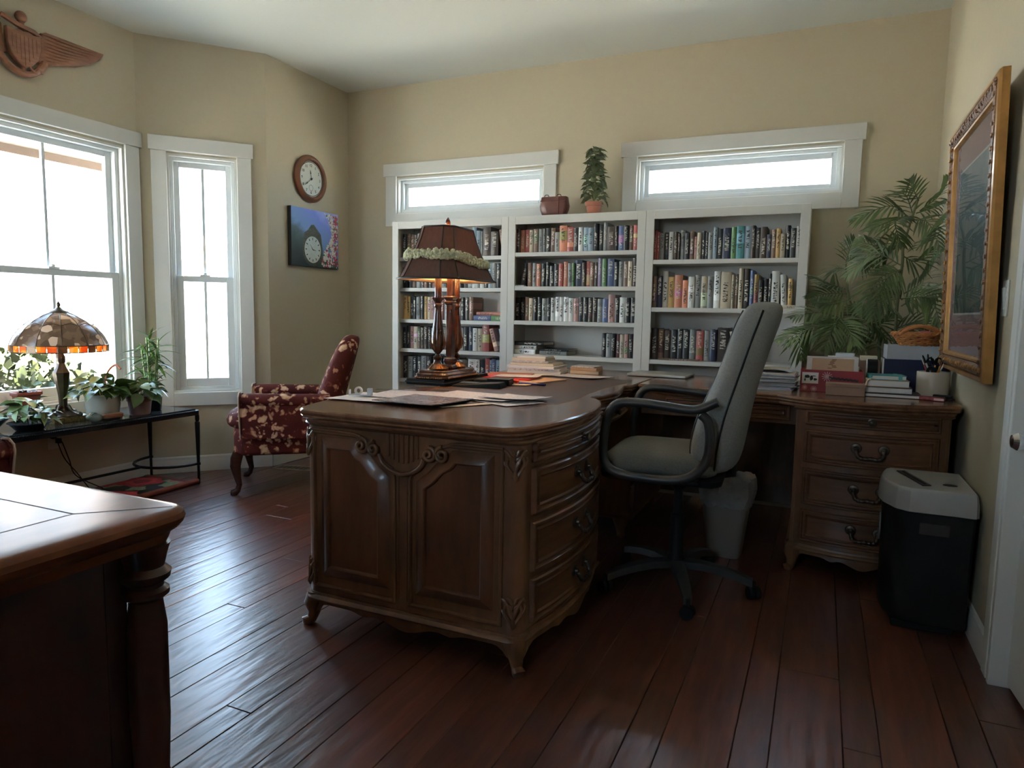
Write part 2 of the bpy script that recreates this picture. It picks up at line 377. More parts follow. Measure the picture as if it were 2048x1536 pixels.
# floor: boards of two alternating widths, each one a part
fl = MB(); fl.prism([(XA-.17,Y0-.17),(XR+1.65,Y0-.17),(XR+1.65,YB+.17),(XL-.17,YB+.17),(XL-.17,c2.y+.05),(XA-.17,c1.y+.05)], -.08, -.012)
floor = struct(fl.build('floor', MT['gap'], smooth=0))
rnd = random.Random(5)
def plank(x0, x1, y0, y1):
    g = .0006; b = .0018; x0 += g; x1 -= g; y0 += g; y1 -= g; h = rnd.uniform(-.0006, .0006)
    vs = []
    for (i, z) in ((0, -.012), (0, -b+h), (b, h)):
        vs += [(x0+i,y0+i,z),(x1-i,y0+i,z),(x1-i,y1-i,z),(x0+i,y1-i,z)]
    fs = [(a*4+k, a*4+(k+1) % 4, a*4+4+(k+1) % 4, a*4+4+k) for a in (0, 1) for k in range(4)]+[(8,9,10,11)]
    cx, cy = (x0+x1)/2, (y0+y1)/2
    me = bpy.data.meshes.new('plank'); me.from_pydata([(v[0]-cx, v[1]-cy, v[2]) for v in vs], [], fs); me.materials.append(MT['plank'])
    return link('plank', me, floor, loc=(cx, cy, 0))
x = -.403-.2565*14; k = 0
while x < XR+1.2:
    w = (.087, .1695)[k % 2]; k += 1
    ylim = YB if x+w/2 > XL else (c1.y+(x+w/2-XA)*(c2.y-c1.y)/(XL-XA) if x+w/2 > XA else c1.y)
    y0_ = -.2; y = y0_-rnd.uniform(0, .9)
    while y < ylim+.1:
        l = rnd.uniform(.9, 2.0)
        if y+l > y0_: plank(x, x+w, max(y, y0_), min(y+l, ylim+.12))
        y += l
    x += w
# wooden floor register near the alcove
rg = empty('floor_register', (-3.235, 3.615, .001), math.radians(15), 'tan floor register set in the boards behind the floral armchair', 'vent')
m = MB(); m.frame(-.15, .15, -.001, .004, -.06, .06, .02); m2 = MB(lambda v: Vector((v.x, v.z, v.y))); m2.v = []; 
m2.frame(-.15, .15, 0, .005, -.06, .06, .022); m2.build('frame', plain('tan_register', (.20,.15,.09), .5), rg, 0, .001)
m = MB()
for i in range(9): m.box(-.125+i*.03, -.113+i*.03, -.038, .038, 0, .0035)
m.build('louver', plain('tan_register_dark', (.13,.10,.06), .5), rg, 0)

# ---------------------------------------------------------------- outside
m = MB(); m.box(-60, 30, -40, 60, -.45, -.35)
gm = plain('pale_concrete_drive', (.58,.55,.49), .9, 0, .06, .6); tag(m.build('ground', gm, smooth=0), None, None, kind='structure')
def foliage_mat(name, a, b):
    m_, nt, bs, _ = newmat(name); nz = noise(nt, 6, 2); r = ramp(nt, nz.outputs[0], [(.3, a), (.7, b)]); nt.links.new(r.outputs[0], bs.inputs['Base Color']); bs.inputs['Roughness'].default_value = .6
    return m_
bsh = empty('garden_shrub', (-5.7, 3.0, -.35), 0, 'sunlit yellow-green shrub outside the large window', 'shrub')
m = MB(); rnd = random.Random(3)
for i in range(5200):
    u = rnd.uniform(-1, 1); a = rnd.uniform(0, 2*PI); r = rnd.uniform(.80, 1.03); s_ = math.sqrt(max(0, 1-u*u))
    c = Vector((s_*math.cos(a)*.65*r, s_*math.sin(a)*.95*r, .52+u*.58*r))
    if c.z < 0: continue
    d = Vector((rnd.gauss(0,1), rnd.gauss(0,1), rnd.gauss(0,1))).normalized(); e = d.orthogonal().normalized(); L = rnd.uniform(.04, .07)
    m.add([c-d*L, c+e*L*.45, c+d*L, c-e*L*.45], [(0,1,2,3)])
lv = m.build('foliage', foliage_mat('shrub_leaf', (.004,.008,.0007), (.016,.024,.0015)), bsh, 0); lv['kind'] = 'stuff'
m = MB()
for i in range(6):
    a = i; m.tube([(0,0,0),(.2*math.cos(a),.3*math.sin(a),.35),(.38*math.cos(a),.6*math.sin(a),.8)], [.02,.015,.006], 5)
m.build('stem', plain('bark', (.1,.06,.04), .9), bsh)
# neighbour's house across the street, washed out by the light
nb = empty('neighbour_house', (-30, 21.5, -.35), .0, 'pale house across the street seen through the large window', 'house')
sid = plain('pale_siding', (.78,.74,.68), .8, 0, .03, 2); rf = plain('tan_shingle_roof', (.46,.30,.20), .85, 0, .1, 3)
m = MB(); m.box(-4, 4, -5, 9, 0, 3.0); m.build('wall', sid, nb, 0)
m = MB(); m.add([(-4.6,-5.6,2.9),(4.6,-5.6,2.9),(4.6,9.6,2.9),(-4.6,9.6,2.9),(0,-5.6,5.2),(0,9.6,5.2)], [(0,1,4),(3,5,2),(1,2,5,4),(0,4,5,3),(0,3,2,1)]); m.build('roof', rf, nb, 0)
for y in (-3, 1, 5):
    m = MB(); m.box(4.0, 4.06, y, y+1.4, 1, 2.3); m.build('window', plain('house_glass', (.3,.34,.38), .2), nb, 0)
m = MB(); m.box(4.0, 4.08, 7, 8, 0, 2.1); m.build('door', rf, nb, 0)
# eave soffit above the bay
m = MB(); m.box(XA-.62, XA-.16, 1.4, 3.6, 2.05, 2.11); m.box(XA-.66, XA-.62, 1.4, 3.6, 2.00, 2.2); tag(m.build('trim_4', plain('brown_soffit', (.07,.05,.045), .7), smooth=0), None, None, kind='structure')
portal('portal_1', (XA-.02, 2.51, 1.29), (1,0,0), .86, 1.52)
nB = Vector((c2.y-c1.y, -(c2.x-c1.x), 0)).normalized(); pB = c1+(c2-c1).normalized()*.366
portal('portal_2', (pB.x-nB.x*.02, pB.y-nB.y*.02, 1.29), tuple(nB), .41, 1.52)
nC = Vector((nB.x, -nB.y, 0)); pC = (c0+Vector((XA, YA)))/2
portal('portal_5', (pC.x-nC.x*.02, pC.y-nC.y*.02, 1.29), tuple(nC), .41, 1.52)
portal('portal_3', (-2.38, YB+.02, 1.945), (0,-1,0), 1.19, .27)
portal('portal_4', (-.541, YB+.02, 1.945), (0,-1,0), 1.2, .27)

# far side of the room behind the camera: floor continues as one dark board field
m = MB(); m.box(XL-.6, XR+1.6, Y0-.1, -.2, -.012, 0); tag(m.build('floor', MT['plank'], smooth=0), None, None, kind='structure')
# ---------------------------------------------------------------- bookcases
BX = [(-2.823, -1.915), (-1.915, -1.003), (-1.003, -.091)]; BF = 4.17; BT = 1.714; BK = YB-.018
SH = [(1.469, 1.253, 1.029, .817, .598, .33), (1.481, 1.261, 1.037, .816, .598, .33), (1.420, 1.135, .818, .40)]
BL = ['white bookcase nearest the clock wall, behind the desk lamp', 'white bookcase between the other two, under the ivy pot', 'white bookcase beside the palm, seen behind the office chair']
for i, (x0, x1) in enumerate(BX):
    x0 += .0006; x1 -= .0006
    b = empty('bookcase', (0,0,0), 0, BL[i], 'bookcase', 'white bookcases along the back wall')
    for xx in ((x0, x0+.019), (x1-.019, x1)):
        m = MB(); m.box(xx[0], xx[1], BF+.02, BK, 0, BT-.02); m.build('side_panel', MT['shelf'], b, 0)
    m = MB(); m.box(x0, x1, BF+.02, BK, BT-.02, BT); m.build('top', MT['shelf'], b, 0, .002)
    m = MB(); m.box(x0+.019, x1-.019, BK-.008, BK, 0, BT-.02); m.build('back_panel', MT['shelf'], b, 0)
    m = MB(); m.frame(x0, x1, BF, BF+.02, 0, BT, .05, .052, .09); m.build('face_frame', MT['shelf'], b, 0, .002)
    for z in SH[i]:
        m = MB(); f = BF+(.062 if i == 0 else .003)
        m.box((x0+.019) if i == 0 else x0+.05, x1-(.019 if i == 0 else .05), f, BF+.022, z-.026, z) if i else None
        m.box(x0+.019, x1-.019, (f if i == 0 else BF+.022), BK-.008, z-.026, z); m.build('shelf', MT['shelf'], b, 0, .0015)
# ---------------------------------------------------------------- books
def cover_mat():
    m, nt, b, _ = newmat('book_cover')
    oi = N(nt, 'ShaderNodeObjectInfo'); tcn = N(nt, 'ShaderNodeTexCoord'); sp = N(nt, 'ShaderNodeSeparateXYZ'); nt.links.new(tcn.outputs['Object'], sp.inputs[0])
    def mth(op, a, bb=None, c=None):
        n = N(nt, 'ShaderNodeMath', operation=op)
        for k, v in enumerate((a, bb, c)):
            if v is None: continue
            if isinstance(v, (int, float)): n.inputs[k].default_value = v
            else: nt.links.new(v, n.inputs[k])
        return n.outputs[0]
    R = oi.outputs['Random']
    # a band of another colour across the spine, its place different on each book
    c1_ = mth('MULTIPLY', R, .55); band = mth('LESS_THAN', mth('ABSOLUTE', mth('SUBTRACT', sp.outputs['Z'], mth('ADD', c1_, .2))), mth('MULTIPLY_ADD', mth('FRACT', mth('MULTIPLY', R, 7.3)), .2, .02))
    hs = N(nt, 'ShaderNodeHueSaturation'); nt.links.new(oi.outputs['Color'], hs.inputs['Color']); nt.links.new(mth('MULTIPLY_ADD', mth('FRACT', mth('MULTIPLY', R, 13.7)), .4, .3), hs.inputs['Hue'])
    nt.links.new(mth('MULTIPLY_ADD', mth('FRACT', mth('MULTIPLY', R, 5.1)), 1.6, .5), hs.inputs['Value']); hs.inputs['Saturation'].default_value = .9
    m1 = N(nt, 'ShaderNodeMix', data_type='RGBA'); nt.links.new(mth('MULTIPLY', band, mth('GREATER_THAN', mth('FRACT', mth('MULTIPLY', R, 3.7)), .45)), m1.inputs[0]); nt.links.new(oi.outputs['Color'], m1.inputs[6]); nt.links.new(hs.outputs[0], m1.inputs[7])
    # lettering running down the spine: blocks of pale marks
    nz = N(nt, 'ShaderNodeTexNoise'); nz.inputs['Scale'].default_value = 1; nz.inputs['Detail'].default_value = 1
    cb = N(nt, 'ShaderNodeCombineXYZ'); nt.links.new(mth('MULTIPLY', sp.outputs['Z'], 38), cb.inputs[2]); nt.links.new(mth('MULTIPLY', sp.outputs['X'], 2.5), cb.inputs[0]); nt.links.new(mth('MULTIPLY', R, 50), cb.inputs[1]); nt.links.new(cb.outputs[0], nz.inputs['Vector'])
    ink = mth('MULTIPLY', mth('GREATER_THAN', nz.outputs[0], .52), mth('LESS_THAN', mth('ABSOLUTE', sp.outputs['X']), .24))
    zone = mth('LESS_THAN', mth('ABSOLUTE', mth('SUBTRACT', sp.outputs['Z'], mth('MULTIPLY_ADD', mth('FRACT', mth('MULTIPLY', R, 9.9)), .3, .4))), .27)
    front = mth('LESS_THAN', sp.outputs['Y'], .06)
    lum = N(nt, 'ShaderNodeRGBToBW'); nt.links.new(oi.outputs['Color'], lum.inputs[0])
    ic = N(nt, 'ShaderNodeMix', data_type='RGBA'); nt.links.new(mth('GREATER_THAN', lum.outputs[0], .22), ic.inputs[0]); ic.inputs[6].default_value = (.62,.56,.46,1); ic.inputs[7].default_value = (.05,.04,.04,1)
    m2 = N(nt, 'ShaderNodeMix', data_type='RGBA'); nt.links.new(mth('MULTIPLY', mth('MULTIPLY', ink, zone), front), m2.inputs[0]); nt.links.new(m1.outputs[2], m2.inputs[6]); nt.links.new(ic.outputs[2], m2.inputs[7])
    h3 = N(nt, 'ShaderNodeHueSaturation'); h3.inputs['Saturation'].default_value = .82; nt.links.new(m2.outputs[2], h3.inputs['Color']); nt.links.new(h3.outputs[0], b.inputs['Base Color']); b.inputs['Roughness'].default_value = .38
    return m
MT['cover'] = cover_mat()
PALET = dict(k=((.012,.012,.014),'black'), K=((.035,.037,.042),'charcoal'), n=((.05,.028,.018),'dark brown'), b=((.19,.10,.055),'brown'), r=((.36,.035,.02),'red'), R=((.13,.018,.018),'maroon'),
  o=((.55,.14,.03),'orange'), y=((.62,.36,.05),'yellow'), c=((.60,.50,.34),'cream'), w=((.72,.71,.66),'white'), g=((.26,.27,.26),'grey'), G=((.10,.26,.08),'green'), D=((.025,.06,.03),'dark green'),
  u=((.05,.10,.28),'blue'), U=((.018,.025,.075),'navy'), t=((.03,.24,.28),'teal'), p=((.50,.24,.20),'pink'), l=((.28,.40,.50),'pale blue'), v=((.20,.15,.28),'violet'))
def book_meshes():
    # unit book: x -.5..+.5 thickness, y 0 spine .. 1 fore-edge, z 0..1
    m = MB(); n = 6; t = .09
    sp = [(-.5+i/n, .035*(abs(-1+2*i/n))**2*1.0) for i in range(n+1)]
    out = [(x, y) for x, y in sp]+[(.5, 1), (.5-t, 1), (.5-t, .06), (-.5+t, .06), (-.5+t, 1), (-.5, 1)]
    m.slab(out, [(0, 0), (0, 1)]); me = m.build('b', MT['cover'], smooth=30)
    p = MB(); p.box(-.5+t, .5-t, .05, .97, .02, .98); pe = p.build('p', MT['cream'], smooth=0)
    a, b_ = me.data, pe.data; bpy.data.objects.remove(me); bpy.data.objects.remove(pe); a.name = 'book'; b_.name = 'pages'; return a, b_
BM, PM = book_meshes()
def book(c, loc, dims, rot=(0,0,0), label='', group=None, cat='book', col=None):
    o = link('book', BM, None, loc=loc, rot=rot, scale=dims); o.color = (*(col or PALET[c][0]), 1)
    link('pages', PM, o); return tag(o, label, cat, group)
ORD = 'first second third fourth fifth sixth seventh eighth ninth tenth eleventh twelfth thirteenth fourteenth fifteenth sixteenth seventeenth eighteenth nineteenth twentieth twenty-first twenty-second twenty-third twenty-fourth twenty-fifth twenty-sixth twenty-seventh twenty-eighth twenty-ninth thirtieth thirty-first thirty-second thirty-third thirty-fourth thirty-fifth'.split()
CN = ['left', 'middle', 'right']; RN = ['top', 'second', 'third', 'fourth', 'fifth', 'sixth']
rnd = random.Random(11)
def row(case, r, x0, x1, s, h0, dy=.055, start=0):
    # s: one letter per book; + taller, - shorter, | thin, # thick, / leaning
    toks = []; i = 0
    while i < len(s):
        t = s[i]; i += 1
        while i < len(s) and s[i] in '+-|#/\\': t += s[i]; i += 1
        toks.append(t)
    ws = [rnd.uniform(.85, 1.15)*(.6 if '|' in t else 1)*(1.6 if '#' in t else 1)+(.9 if '/' in t or '\\' in t else 0) for t in toks]
    k = (x1-x0)/sum(ws); x = x0; zs = ([0]+[0])[0]
    shelf = {0: BZ[case]}.get(0)[r]
    for j, (t, w) in enumerate(zip(toks, ws)):
        W_ = w*k; h = h0*rnd.uniform(.95, 1.03)*(1.13 if '+' in t else 1)*(.86 if '-' in t else 1); c = t[0]
        base = PALET[c][0]; f = rnd.uniform(.75, 1.3); col = tuple(min(.85, q*f) for q in base)
        lab = f"{PALET[c][1]} book, {ORD[start+j]} from left on {RN[r]} shelf of {CN[case]} bookcase"
        d = rnd.uniform(.145, .175)*min(1.2, h/.18); y = BF+dy+rnd.uniform(0, .012)
        if '/' in t or '\\' in t:
            th = .030; a = math.asin(min(.42, (W_-th)/h))
            if '/' in t: book(c, (x+th/2*math.cos(a)+.001, y, shelf+.0015+th/2*math.sin(a)), (th, d, h), (0, a, 0), lab, f'books in the {CN[case]} bookcase', col=col)
            else: book(c, (x+W_-th/2*math.cos(a)-.001, y, shelf+.0015+th/2*math.sin(a)), (th, d, h), (0, -a, 0), lab, f'books in the {CN[case]} bookcase', col=col)
        else:
            book(c, (x+W_/2, y, shelf+.0005), (W_*.965, d, h), (0,0,0), lab, f'books in the {CN[case]} bookcase', col=col)
        x += W_
BZ = [(1.469, 1.253, 1.029, .817, .598, .33), (1.481, 1.261, 1.037, .816, .598, .33), (1.420, 1.135, .818, .40)]
# row index = the shelf the books stand on, counted from the top (the first opening is above the first shelf board)
row(2, 0, -.972, -.118, 'r+r|gKwnn|g+Kbp-|cKK|gl+K+U#+G+t#+l#+n+K+n#+U-byc-k+Kw+k|', .165)
row(2, 1, -.972, -.500, 'bUw+yo#o-wgcgw+c#+', .195); row(2, 1, -.498, -.166, 'c|bc+n#+u+yk-k-k|w#+w\\y-', .20, start=12)
row(2, 2, -.960, -.420, 'nbnkkkgrgUn#+c\\', .185); row(2, 2, -.420, -.30, 'bo#', .175, start=12)
row(1, 0, -1.885, -1.033, 'norcbgg|kbg-o#+r#kwllk+K+g+n#k|ukbrR', .155)
row(1, 1, -1.850, -1.033, 'K/bgokkk-krogG|U#+nrbnv+G+u#+Kgbcn+k', .155)
row(1, 2, -1.885, -1.033, 'kkbckkgkwwwwwpkknngup#+kwkkg', .155)
row(1, 3, -1.275, -1.040, 'kgkRcpkR', .155)
row(0, 0, -2.792, -2.640, 'kbbng', .165, .085); row(0, 0, -2.638, -2.330, 'gkbRkgKbnk', .15, .085, 5); row(0, 0, -2.328, -1.97, 'Kbgl+lg|n#+n#b\\', .17, .085, 15)
row(0, 1, -2.792, -2.30, 'kkngKbkRkgkcKk', .15, .085); row(0, 1, -2.298, -1.960, 'KgwgwklgkKc', .165, .085, 14)
row(0, 2, -2.792, -2.480, 'yykkgkycpvb', .165, .085); row(0, 2, -2.478, -2.215, 'RggG|wkkb', .165, .085, 11)
row(0, 3, -2.792, -2.400, 'kkpcnnnkgKRgk', .16, .085); row(0, 3, -2.398, -1.950, 'kwgkUwcr#+p\\l\\', .165, .085, 13)
row(0, 4, -2.792, -2.42, 'kgkKgkknk', .165, .085); row(0, 4, -2.418, -2.255, 'kKwn', .16, .085, 9); row(0, 4, -2.253, -1.965, 'w#wkrl|ulG', .165, .085, 13)
row(1, 4, -1.885, -1.74, 'kkKn', .165)
# books whose tops show behind the lamp foot, standing on the low shelf
def flat(c, x0, x1, y0, dpt, z, t, lab, grp='books in the left bookcase', cat='book', col=None, rz=0):
    o = book(c, (x0, y0, z+t/2), (t, dpt, x1-x0), (0, PI/2, 0), lab, grp, cat, col); o.rotation_euler = (0, PI/2, 0); return o

flat('u', -2.205, -2.075, BF+.075, .17, 1.0295, .036, 'thick blue book lying flat on third shelf of left bookcase')
flat('G', -2.073, -1.975, BF+.078, .17, 1.0295, .036, 'green book lying flat beside the thick blue book on third shelf')
flat('p', -2.185, -1.995, BF+.080, .15, 1.0665, .024, 'salmon pink book lying on the flat blue and green books', col=(.55,.16,.10))
flat('w', -1.885, -1.72, BF+.03, .20, .8165, .030, 'white binder at bottom of the flat pile on fourth shelf, middle bookcase', 'flat books in the middle bookcase')
flat('w', -1.88, -1.715, BF+.035, .20, .848, .026, 'white binder second in the flat pile on fourth shelf, middle bookcase', 'flat books in the middle bookcase')
flat('k', -1.885, -1.665, BF+.03, .21, .8755, .022, 'black album lying on top of the white binders, middle bookcase', 'flat books in the middle bookcase')
flat('g', -1.69, -1.50, BF+.03, .20, .8165, .026, 'grey folder pile base beside the white binders, middle bookcase', 'flat books in the middle bookcase')
flat('K', -1.70, -1.49, BF+.03, .20, .8435, .012, 'charcoal album lying on the grey folder, middle bookcase', 'flat books in the middle bookcase')
flat('b', -.90, -.66, BF+.008, .04, .8185, .010, 'thin brown board lying in front of the books, lowest shelf seen of right bookcase', 'books in the right bookcase')
flat('c', -.215, -.145, BF+.03, .02, 1.136, .022, 'cream booklet lying flat at the end of second shelf, right bookcase', 'books in the right bookcase')
flat('w', -1.885, -1.80, BF+.01, .04, 1.2615, .008, 'thin white booklet lying at the left end of second shelf, middle bookcase', 'flat books in the middle bookcase')
# ---------------------------------------------------------------- things on the walls
def text_mesh(txt, size, mat, parent, mtx, name='numeral', ext=.0006):
    cu = bpy.data.curves.new(name, 'FONT'); cu.body = txt; cu.size = size; cu.extrude = ext; cu.align_x = 'CENTER'; cu.align_y = 'CENTER'; cu.resolution_u = 2
    o = bpy.data.objects.new(name, cu); COL.objects.link(o); dg = bpy.context.evaluated_depsgraph_get()
    me = bpy.data.meshes.new_from_object(o.evaluated_get(dg)); bpy.data.objects.remove(o); me.materials.clear(); me.materials.append(mat)
    me.transform(mtx); return link(name, me, parent)
# wall frames: local (x to the viewer's right, y up, z out of the wall)
def wallT(org, right, out):
    r = Vector(right).normalized(); o = Vector(out).normalized(); u = Vector((0,0,1))
    m = Matrix.Identity(4)
    for i in range(3): m[i][0] = r[i]; m[i][1] = u[i]; m[i][2] = o[i]; m[i][3] = org[i]
    return m
def rooted(name, m4, *a, **k):
    e = empty(name); e.matrix_world = m4; return tag(e, *a, **k)
MT['ink'] = plain('black_ink', (.02,.02,.02), .5)
MT['clockwood'] = wood('clock_wood', (.10,.032,.016), (.22,.085,.045), rough=.3)
MT['face'] = plain('clock_face', (.74,.73,.66), .5, var=.02)
ck = rooted('wall_clock', wallT((XL, 4.013, 2.018), (0,1,0), (1,0,0)), 'round brown wooden wall clock hanging above the flower picture', 'clock')
r0 = .166
m = MB(); m.lathe([(r0-.012,.002),(r0,.006),(r0,.020),(r0-.012,.034),(r0-.026,.040),(r0-.036,.036),(r0-.040,.030),(r0-.042,.018)], n=56, cap=False); m.lathe([(.001,.002),(r0-.012,.002)], n=56, cap=False); m.build('rim', MT['clockwood'], ck)
m = MB(); m.lathe([(.001,.018),(r0-.041,.018)], n=56, cap=False); m.build('dial', MT['face'], ck)
m = MB()
m.lathe([(r0-.050,.0185),(r0-.048,.0205),(r0-.046,.0185)], n=56, cap=False); m.build('dial_ring', MT['ink'], ck)
for k in range(1, 13):
    a = PI/2-k*PI/6; text_mesh(str(k), .028, MT['ink'], ck, Matrix.Translation((.095*math.cos(a), .095*math.sin(a), .0192)))
def hand(nm, ang, L, w, z, par, mat):
    a = PI/2-ang; m = MB(); d = Vector((math.cos(a), math.sin(a), 0)); e = Vector((-d.y, d.x, 0))
    p = [-d*L*.18-e*w*.6, d*L*.55-e*w*.5, d*L*.62-e*w*1.6, d*L, d*L*.62+e*w*1.6, d*L*.55+e*w*.5, -d*L*.18+e*w*.6]
    m.slab([(q.x, q.y) for q in p], [(0, z), (0, z+.0015)]); m.build(nm, mat, par)
hand('hour_hand', 2*PI*(11.70/12), .062, .003, .022, ck, MT['ink']); hand('minute_hand', 2*PI*(39/60), .090, .0025, .025, ck, MT['ink'])
m = MB(); m.lathe([(.006,.019),(.006,.029),(.001,.031)], n=14); m.build('hub', MT['ink'], ck)
m = MB(lambda v: Vector((v.x-.0, v.y-.062, v.z))); m.lathe([(.020,.0186),(.021,.0194),(.022,.0186)], n=24, cap=False); m.build('seconds_dial', MT['ink'], ck)
m = MB(); m.lathe([(.001,.050),(.03,.0493),(.06,.047),(.09,.042),(r0-.038,.032)], n=56, cap=False); m.build('cover_glass', MT['glass'], ck)

# canvas print: a street clock with blossoms against blue
cv = rooted('canvas_print', wallT((XL, 4.039, 1.596), (0,1,0), (1,0,0)), 'canvas print of a street clock with white and crimson blossoms on blue', 'picture')
cw, ch = .254, .204
m = MB(); m.box(-cw, cw, -ch, ch, .002, .034); m.build('stretcher', plain('black_canvas_edge', (.02,.018,.018), .7), cv, 0)
def canvas_mat():
    m_, nt, b, _ = newmat('canvas_painting'); tcn = N(nt, 'ShaderNodeTexCoord'); sp = N(nt, 'ShaderNodeSeparateXYZ'); nt.links.new(tcn.outputs['Object'], sp.inputs[0])
    nz = noise(nt, 7, 4, .6)
    a = N(nt, 'ShaderNodeMath', operation='MULTIPLY_ADD'); nt.links.new(nz.outputs[0], a.inputs[0]); a.inputs[1].default_value = .35
    ad = N(nt, 'ShaderNodeMath', operation='MULTIPLY_ADD'); nt.links.new(sp.outputs['Y'], ad.inputs[0]); ad.inputs[1].default_value = 1.6; ad.inputs[2].default_value = .28
    ax = N(nt, 'ShaderNodeMath', operation='MULTIPLY_ADD'); nt.links.new(sp.outputs['X'], ax.inputs[0]); ax.inputs[1].default_value = .9; nt.links.new(ad.outputs[0], ax.inputs[2])
    nt.links.new(ax.outputs[0], a.inputs[2])
    r = ramp(nt, a.outputs[0], [(.05, (.015,.03,.03)), (.25, (.04,.08,.07)), (.38, (.07,.12,.14)), (.48, (.15,.28,.55)), (.75, (.17,.25,.72)), (1.0, (.45,.52,.9))])
    nt.links.new(r.outputs[0], b.inputs['Base Color']); b.inputs['Roughness'].default_value = .6; return m_
m = MB(); m.add([(-cw,-ch,.0345),(cw,-ch,.0345),(cw,ch,.0345),(-cw,ch,.0345)], [(0,1,2,3)]); m.build('painted_canvas', canvas_mat(), cv, 0)
def flatdisc(m, cx, cy, rx, ry, z, n=20, ph=0): m.add([(cx+rx*math.cos(2*PI*k/n+ph), cy+ry*math.sin(2*PI*k/n+ph), z) for k in range(n)], [tuple(range(n))])
m = MB(); m.add([(-.135,-.03,.0352),(-.12,.035,.0352),(-.085,.055,.0352),(-.05,.095,.0352),(-.02,.10,.0352),(.02,.065,.0352),(.055,.035,.0352),(.07,-.06,.0352),(.05,-.12,.0352),(-.08,-.12,.0352)], [tuple(range(10))])
flatdisc(m, -.035, -.085, .108, .112, .0354, 30); m.build('painted_clock_case', plain('painted_bronze', (.07,.075,.05), .6, var=.4, scale=60), cv, 0)
m = MB(); flatdisc(m, -.035, -.080, .088, .095, .0356, 30); m.build('painted_clock_dial', plain('painted_dial', (.55,.60,.55), .6, var=.12, scale=30), cv, 0)
m = MB()
for a, L in ((2.2, .055), (-.10, .045)):
    d = Vector((math.cos(a), math.sin(a))); e = Vector((-d.y, d.x))*.004; c = Vector((-.035,-.080)); q = [c-e, c+d*L, c+e]; m = MB(); m.add([(p.x, p.y, .0358) for p in q], [(0,1,2)]); m.build('painted_hand', MT['ink'], cv, 0)
for k in range(12):
    a = k*PI/6; d = Vector((math.cos(a), math.sin(a))); e = Vector((-d.y, d.x))*.0035; c = Vector((-.035,-.080)); s1 = Vector((d.x*.062, d.y*.068)); s2 = Vector((d.x*.078, d.y*.085))
    q = [c+s1-e, c+s2-e, c+s2+e, c+s1+e]; m = MB(); m.add([(p.x, p.y, .0358) for p in q], [(0,1,2,3)]); m.build('painted_hour_mark', MT['ink'], cv, 0)
rnd = random.Random(4); fw = MB(); fr_ = MB(); fg = MB()
for i in range(330):
    t = rnd.random(); y = ch-.004-t*(2*ch-.01); xl = .09+.07*math.sin(t*5)+.05*t; x = rnd.uniform(xl, cw-.006); 
    (fw if rnd.random() < .70-(.45 if x > cw-.05 else 0) else (fr_ if rnd.random() < .75 else fg)).add([(x+rr*math.cos(a), y+rr*math.sin(a), .0352+.0012*rnd.random()) for a, rr in [(k*2*PI/7, rnd.uniform(.006, .014)) for k in range(7)]] if abs(y) < ch-.014 and x < cw-.014 else [(x+.005*math.cos(k*1.05), y*.97+.005*math.sin(k*1.05), .0352) for k in range(6)], [tuple(range(7 if abs(y) < ch-.014 and x < cw-.014 else 6))])
fw.build('painted_white_blossom', plain('white_petal', (.68,.68,.66), .6, var=.2, scale=90), cv, 0)['kind'] = 'stuff'
fr_.build('painted_crimson_blossom', plain('crimson_petal', (.42,.03,.10), .6, var=.4, scale=60), cv, 0)['kind'] = 'stuff'
fg.build('painted_leaf', plain('painted_leaf', (.06,.12,.04), .6, var=.4, scale=60), cv, 0)['kind'] = 'stuff'

# carved wooden wings with anchor and shield
MT['carve'] = wood('carved_mahogany', (.13,.050,.028), (.27,.12,.07), (2,9,2), .5, 6, .1, .25)
em = rooted('winged_anchor_carving', wallT((XA, 2.360, 2.44), (0,1,0), (1,0,0)), 'carved wooden winged shield and anchor on the wall above the large window', 'carving')
def relief(nm, poly, z0, z1, bev=.012, par=em, mat=None):
    m = MB(); m.slab(poly, [(0, z0), (0, z1-bev), (bev*.4, z1-bev*.35), (bev*1.3, z1)]); return m.build(nm, mat or MT['carve'], par)
wing = [(.090,.070),(.104,.092),(.131,.106),(.243,.105),(.36,.103),(.460,.102),(.446,.080),(.433,.060),(.38,.020),(.30,-.018),(.205,-.043),(.143,-.066),(.100,-.074),(.067,-.062),(.088,-.003)]
w1 = relief('wing', list(reversed(wing)), .002, .034, .010)
def feathers(sgn, par):
    for k in range(9):
        t = k/8; m = MB(); y0 = lerp(.088, -.060, t); y1 = lerp(.093, -.035, t); xe = lerp(.44, .20, t**1.1)
        pts = cat_rom([(.10, y0, .030), (lerp(.1, xe, .5), lerp(y0, y1, .5)-.004, .034), (xe, y1, .030)], 5)
        m.tube([(p.x*sgn, p.y, p.z) for p in pts], [.003+.006*math.sin(PI*(j+.5)/len(pts)) for j in range(len(pts))], 6); m.build('feather', MT['carve'], par)
feathers(1, w1)
w2 = relief('wing', [(-x, y) for x, y in wing], .002, .034, .010); feathers(-1, w2)
sh = [(0,-.125),(.035,-.105),(.068,-.065),(.082,-.01),(.084,.062),(.05,.055),(.025,.066),(0,.060),(-.025,.066),(-.05,.055),(-.084,.062),(-.082,-.01),(-.068,-.065),(-.035,-.105)]
s_ = relief('shield', sh, .030, .060, .006)
for k in range(7):
    x = -.06+.02*k; y1 = .035; y0 = -.115+abs(x)*1.35; m = MB(); m.box(x-.0035, x+.0035, y0, y1, .055, .063); m.build('stripe', MT['carve'], s_, 0, .002)
an = MB(); an.ball((0,.135,.035), .030, 14, 8, (1,1,.8)); an.mi = 0
an.tube([(-.105,.112,.045),(-.03,.085,.05),(.05,.075,.05),(.088,.058,.045)], [.013,.014,.014,.011], 8)
an.tube([(0,.12,.035),(0,-.145,.035)], .014, 8)
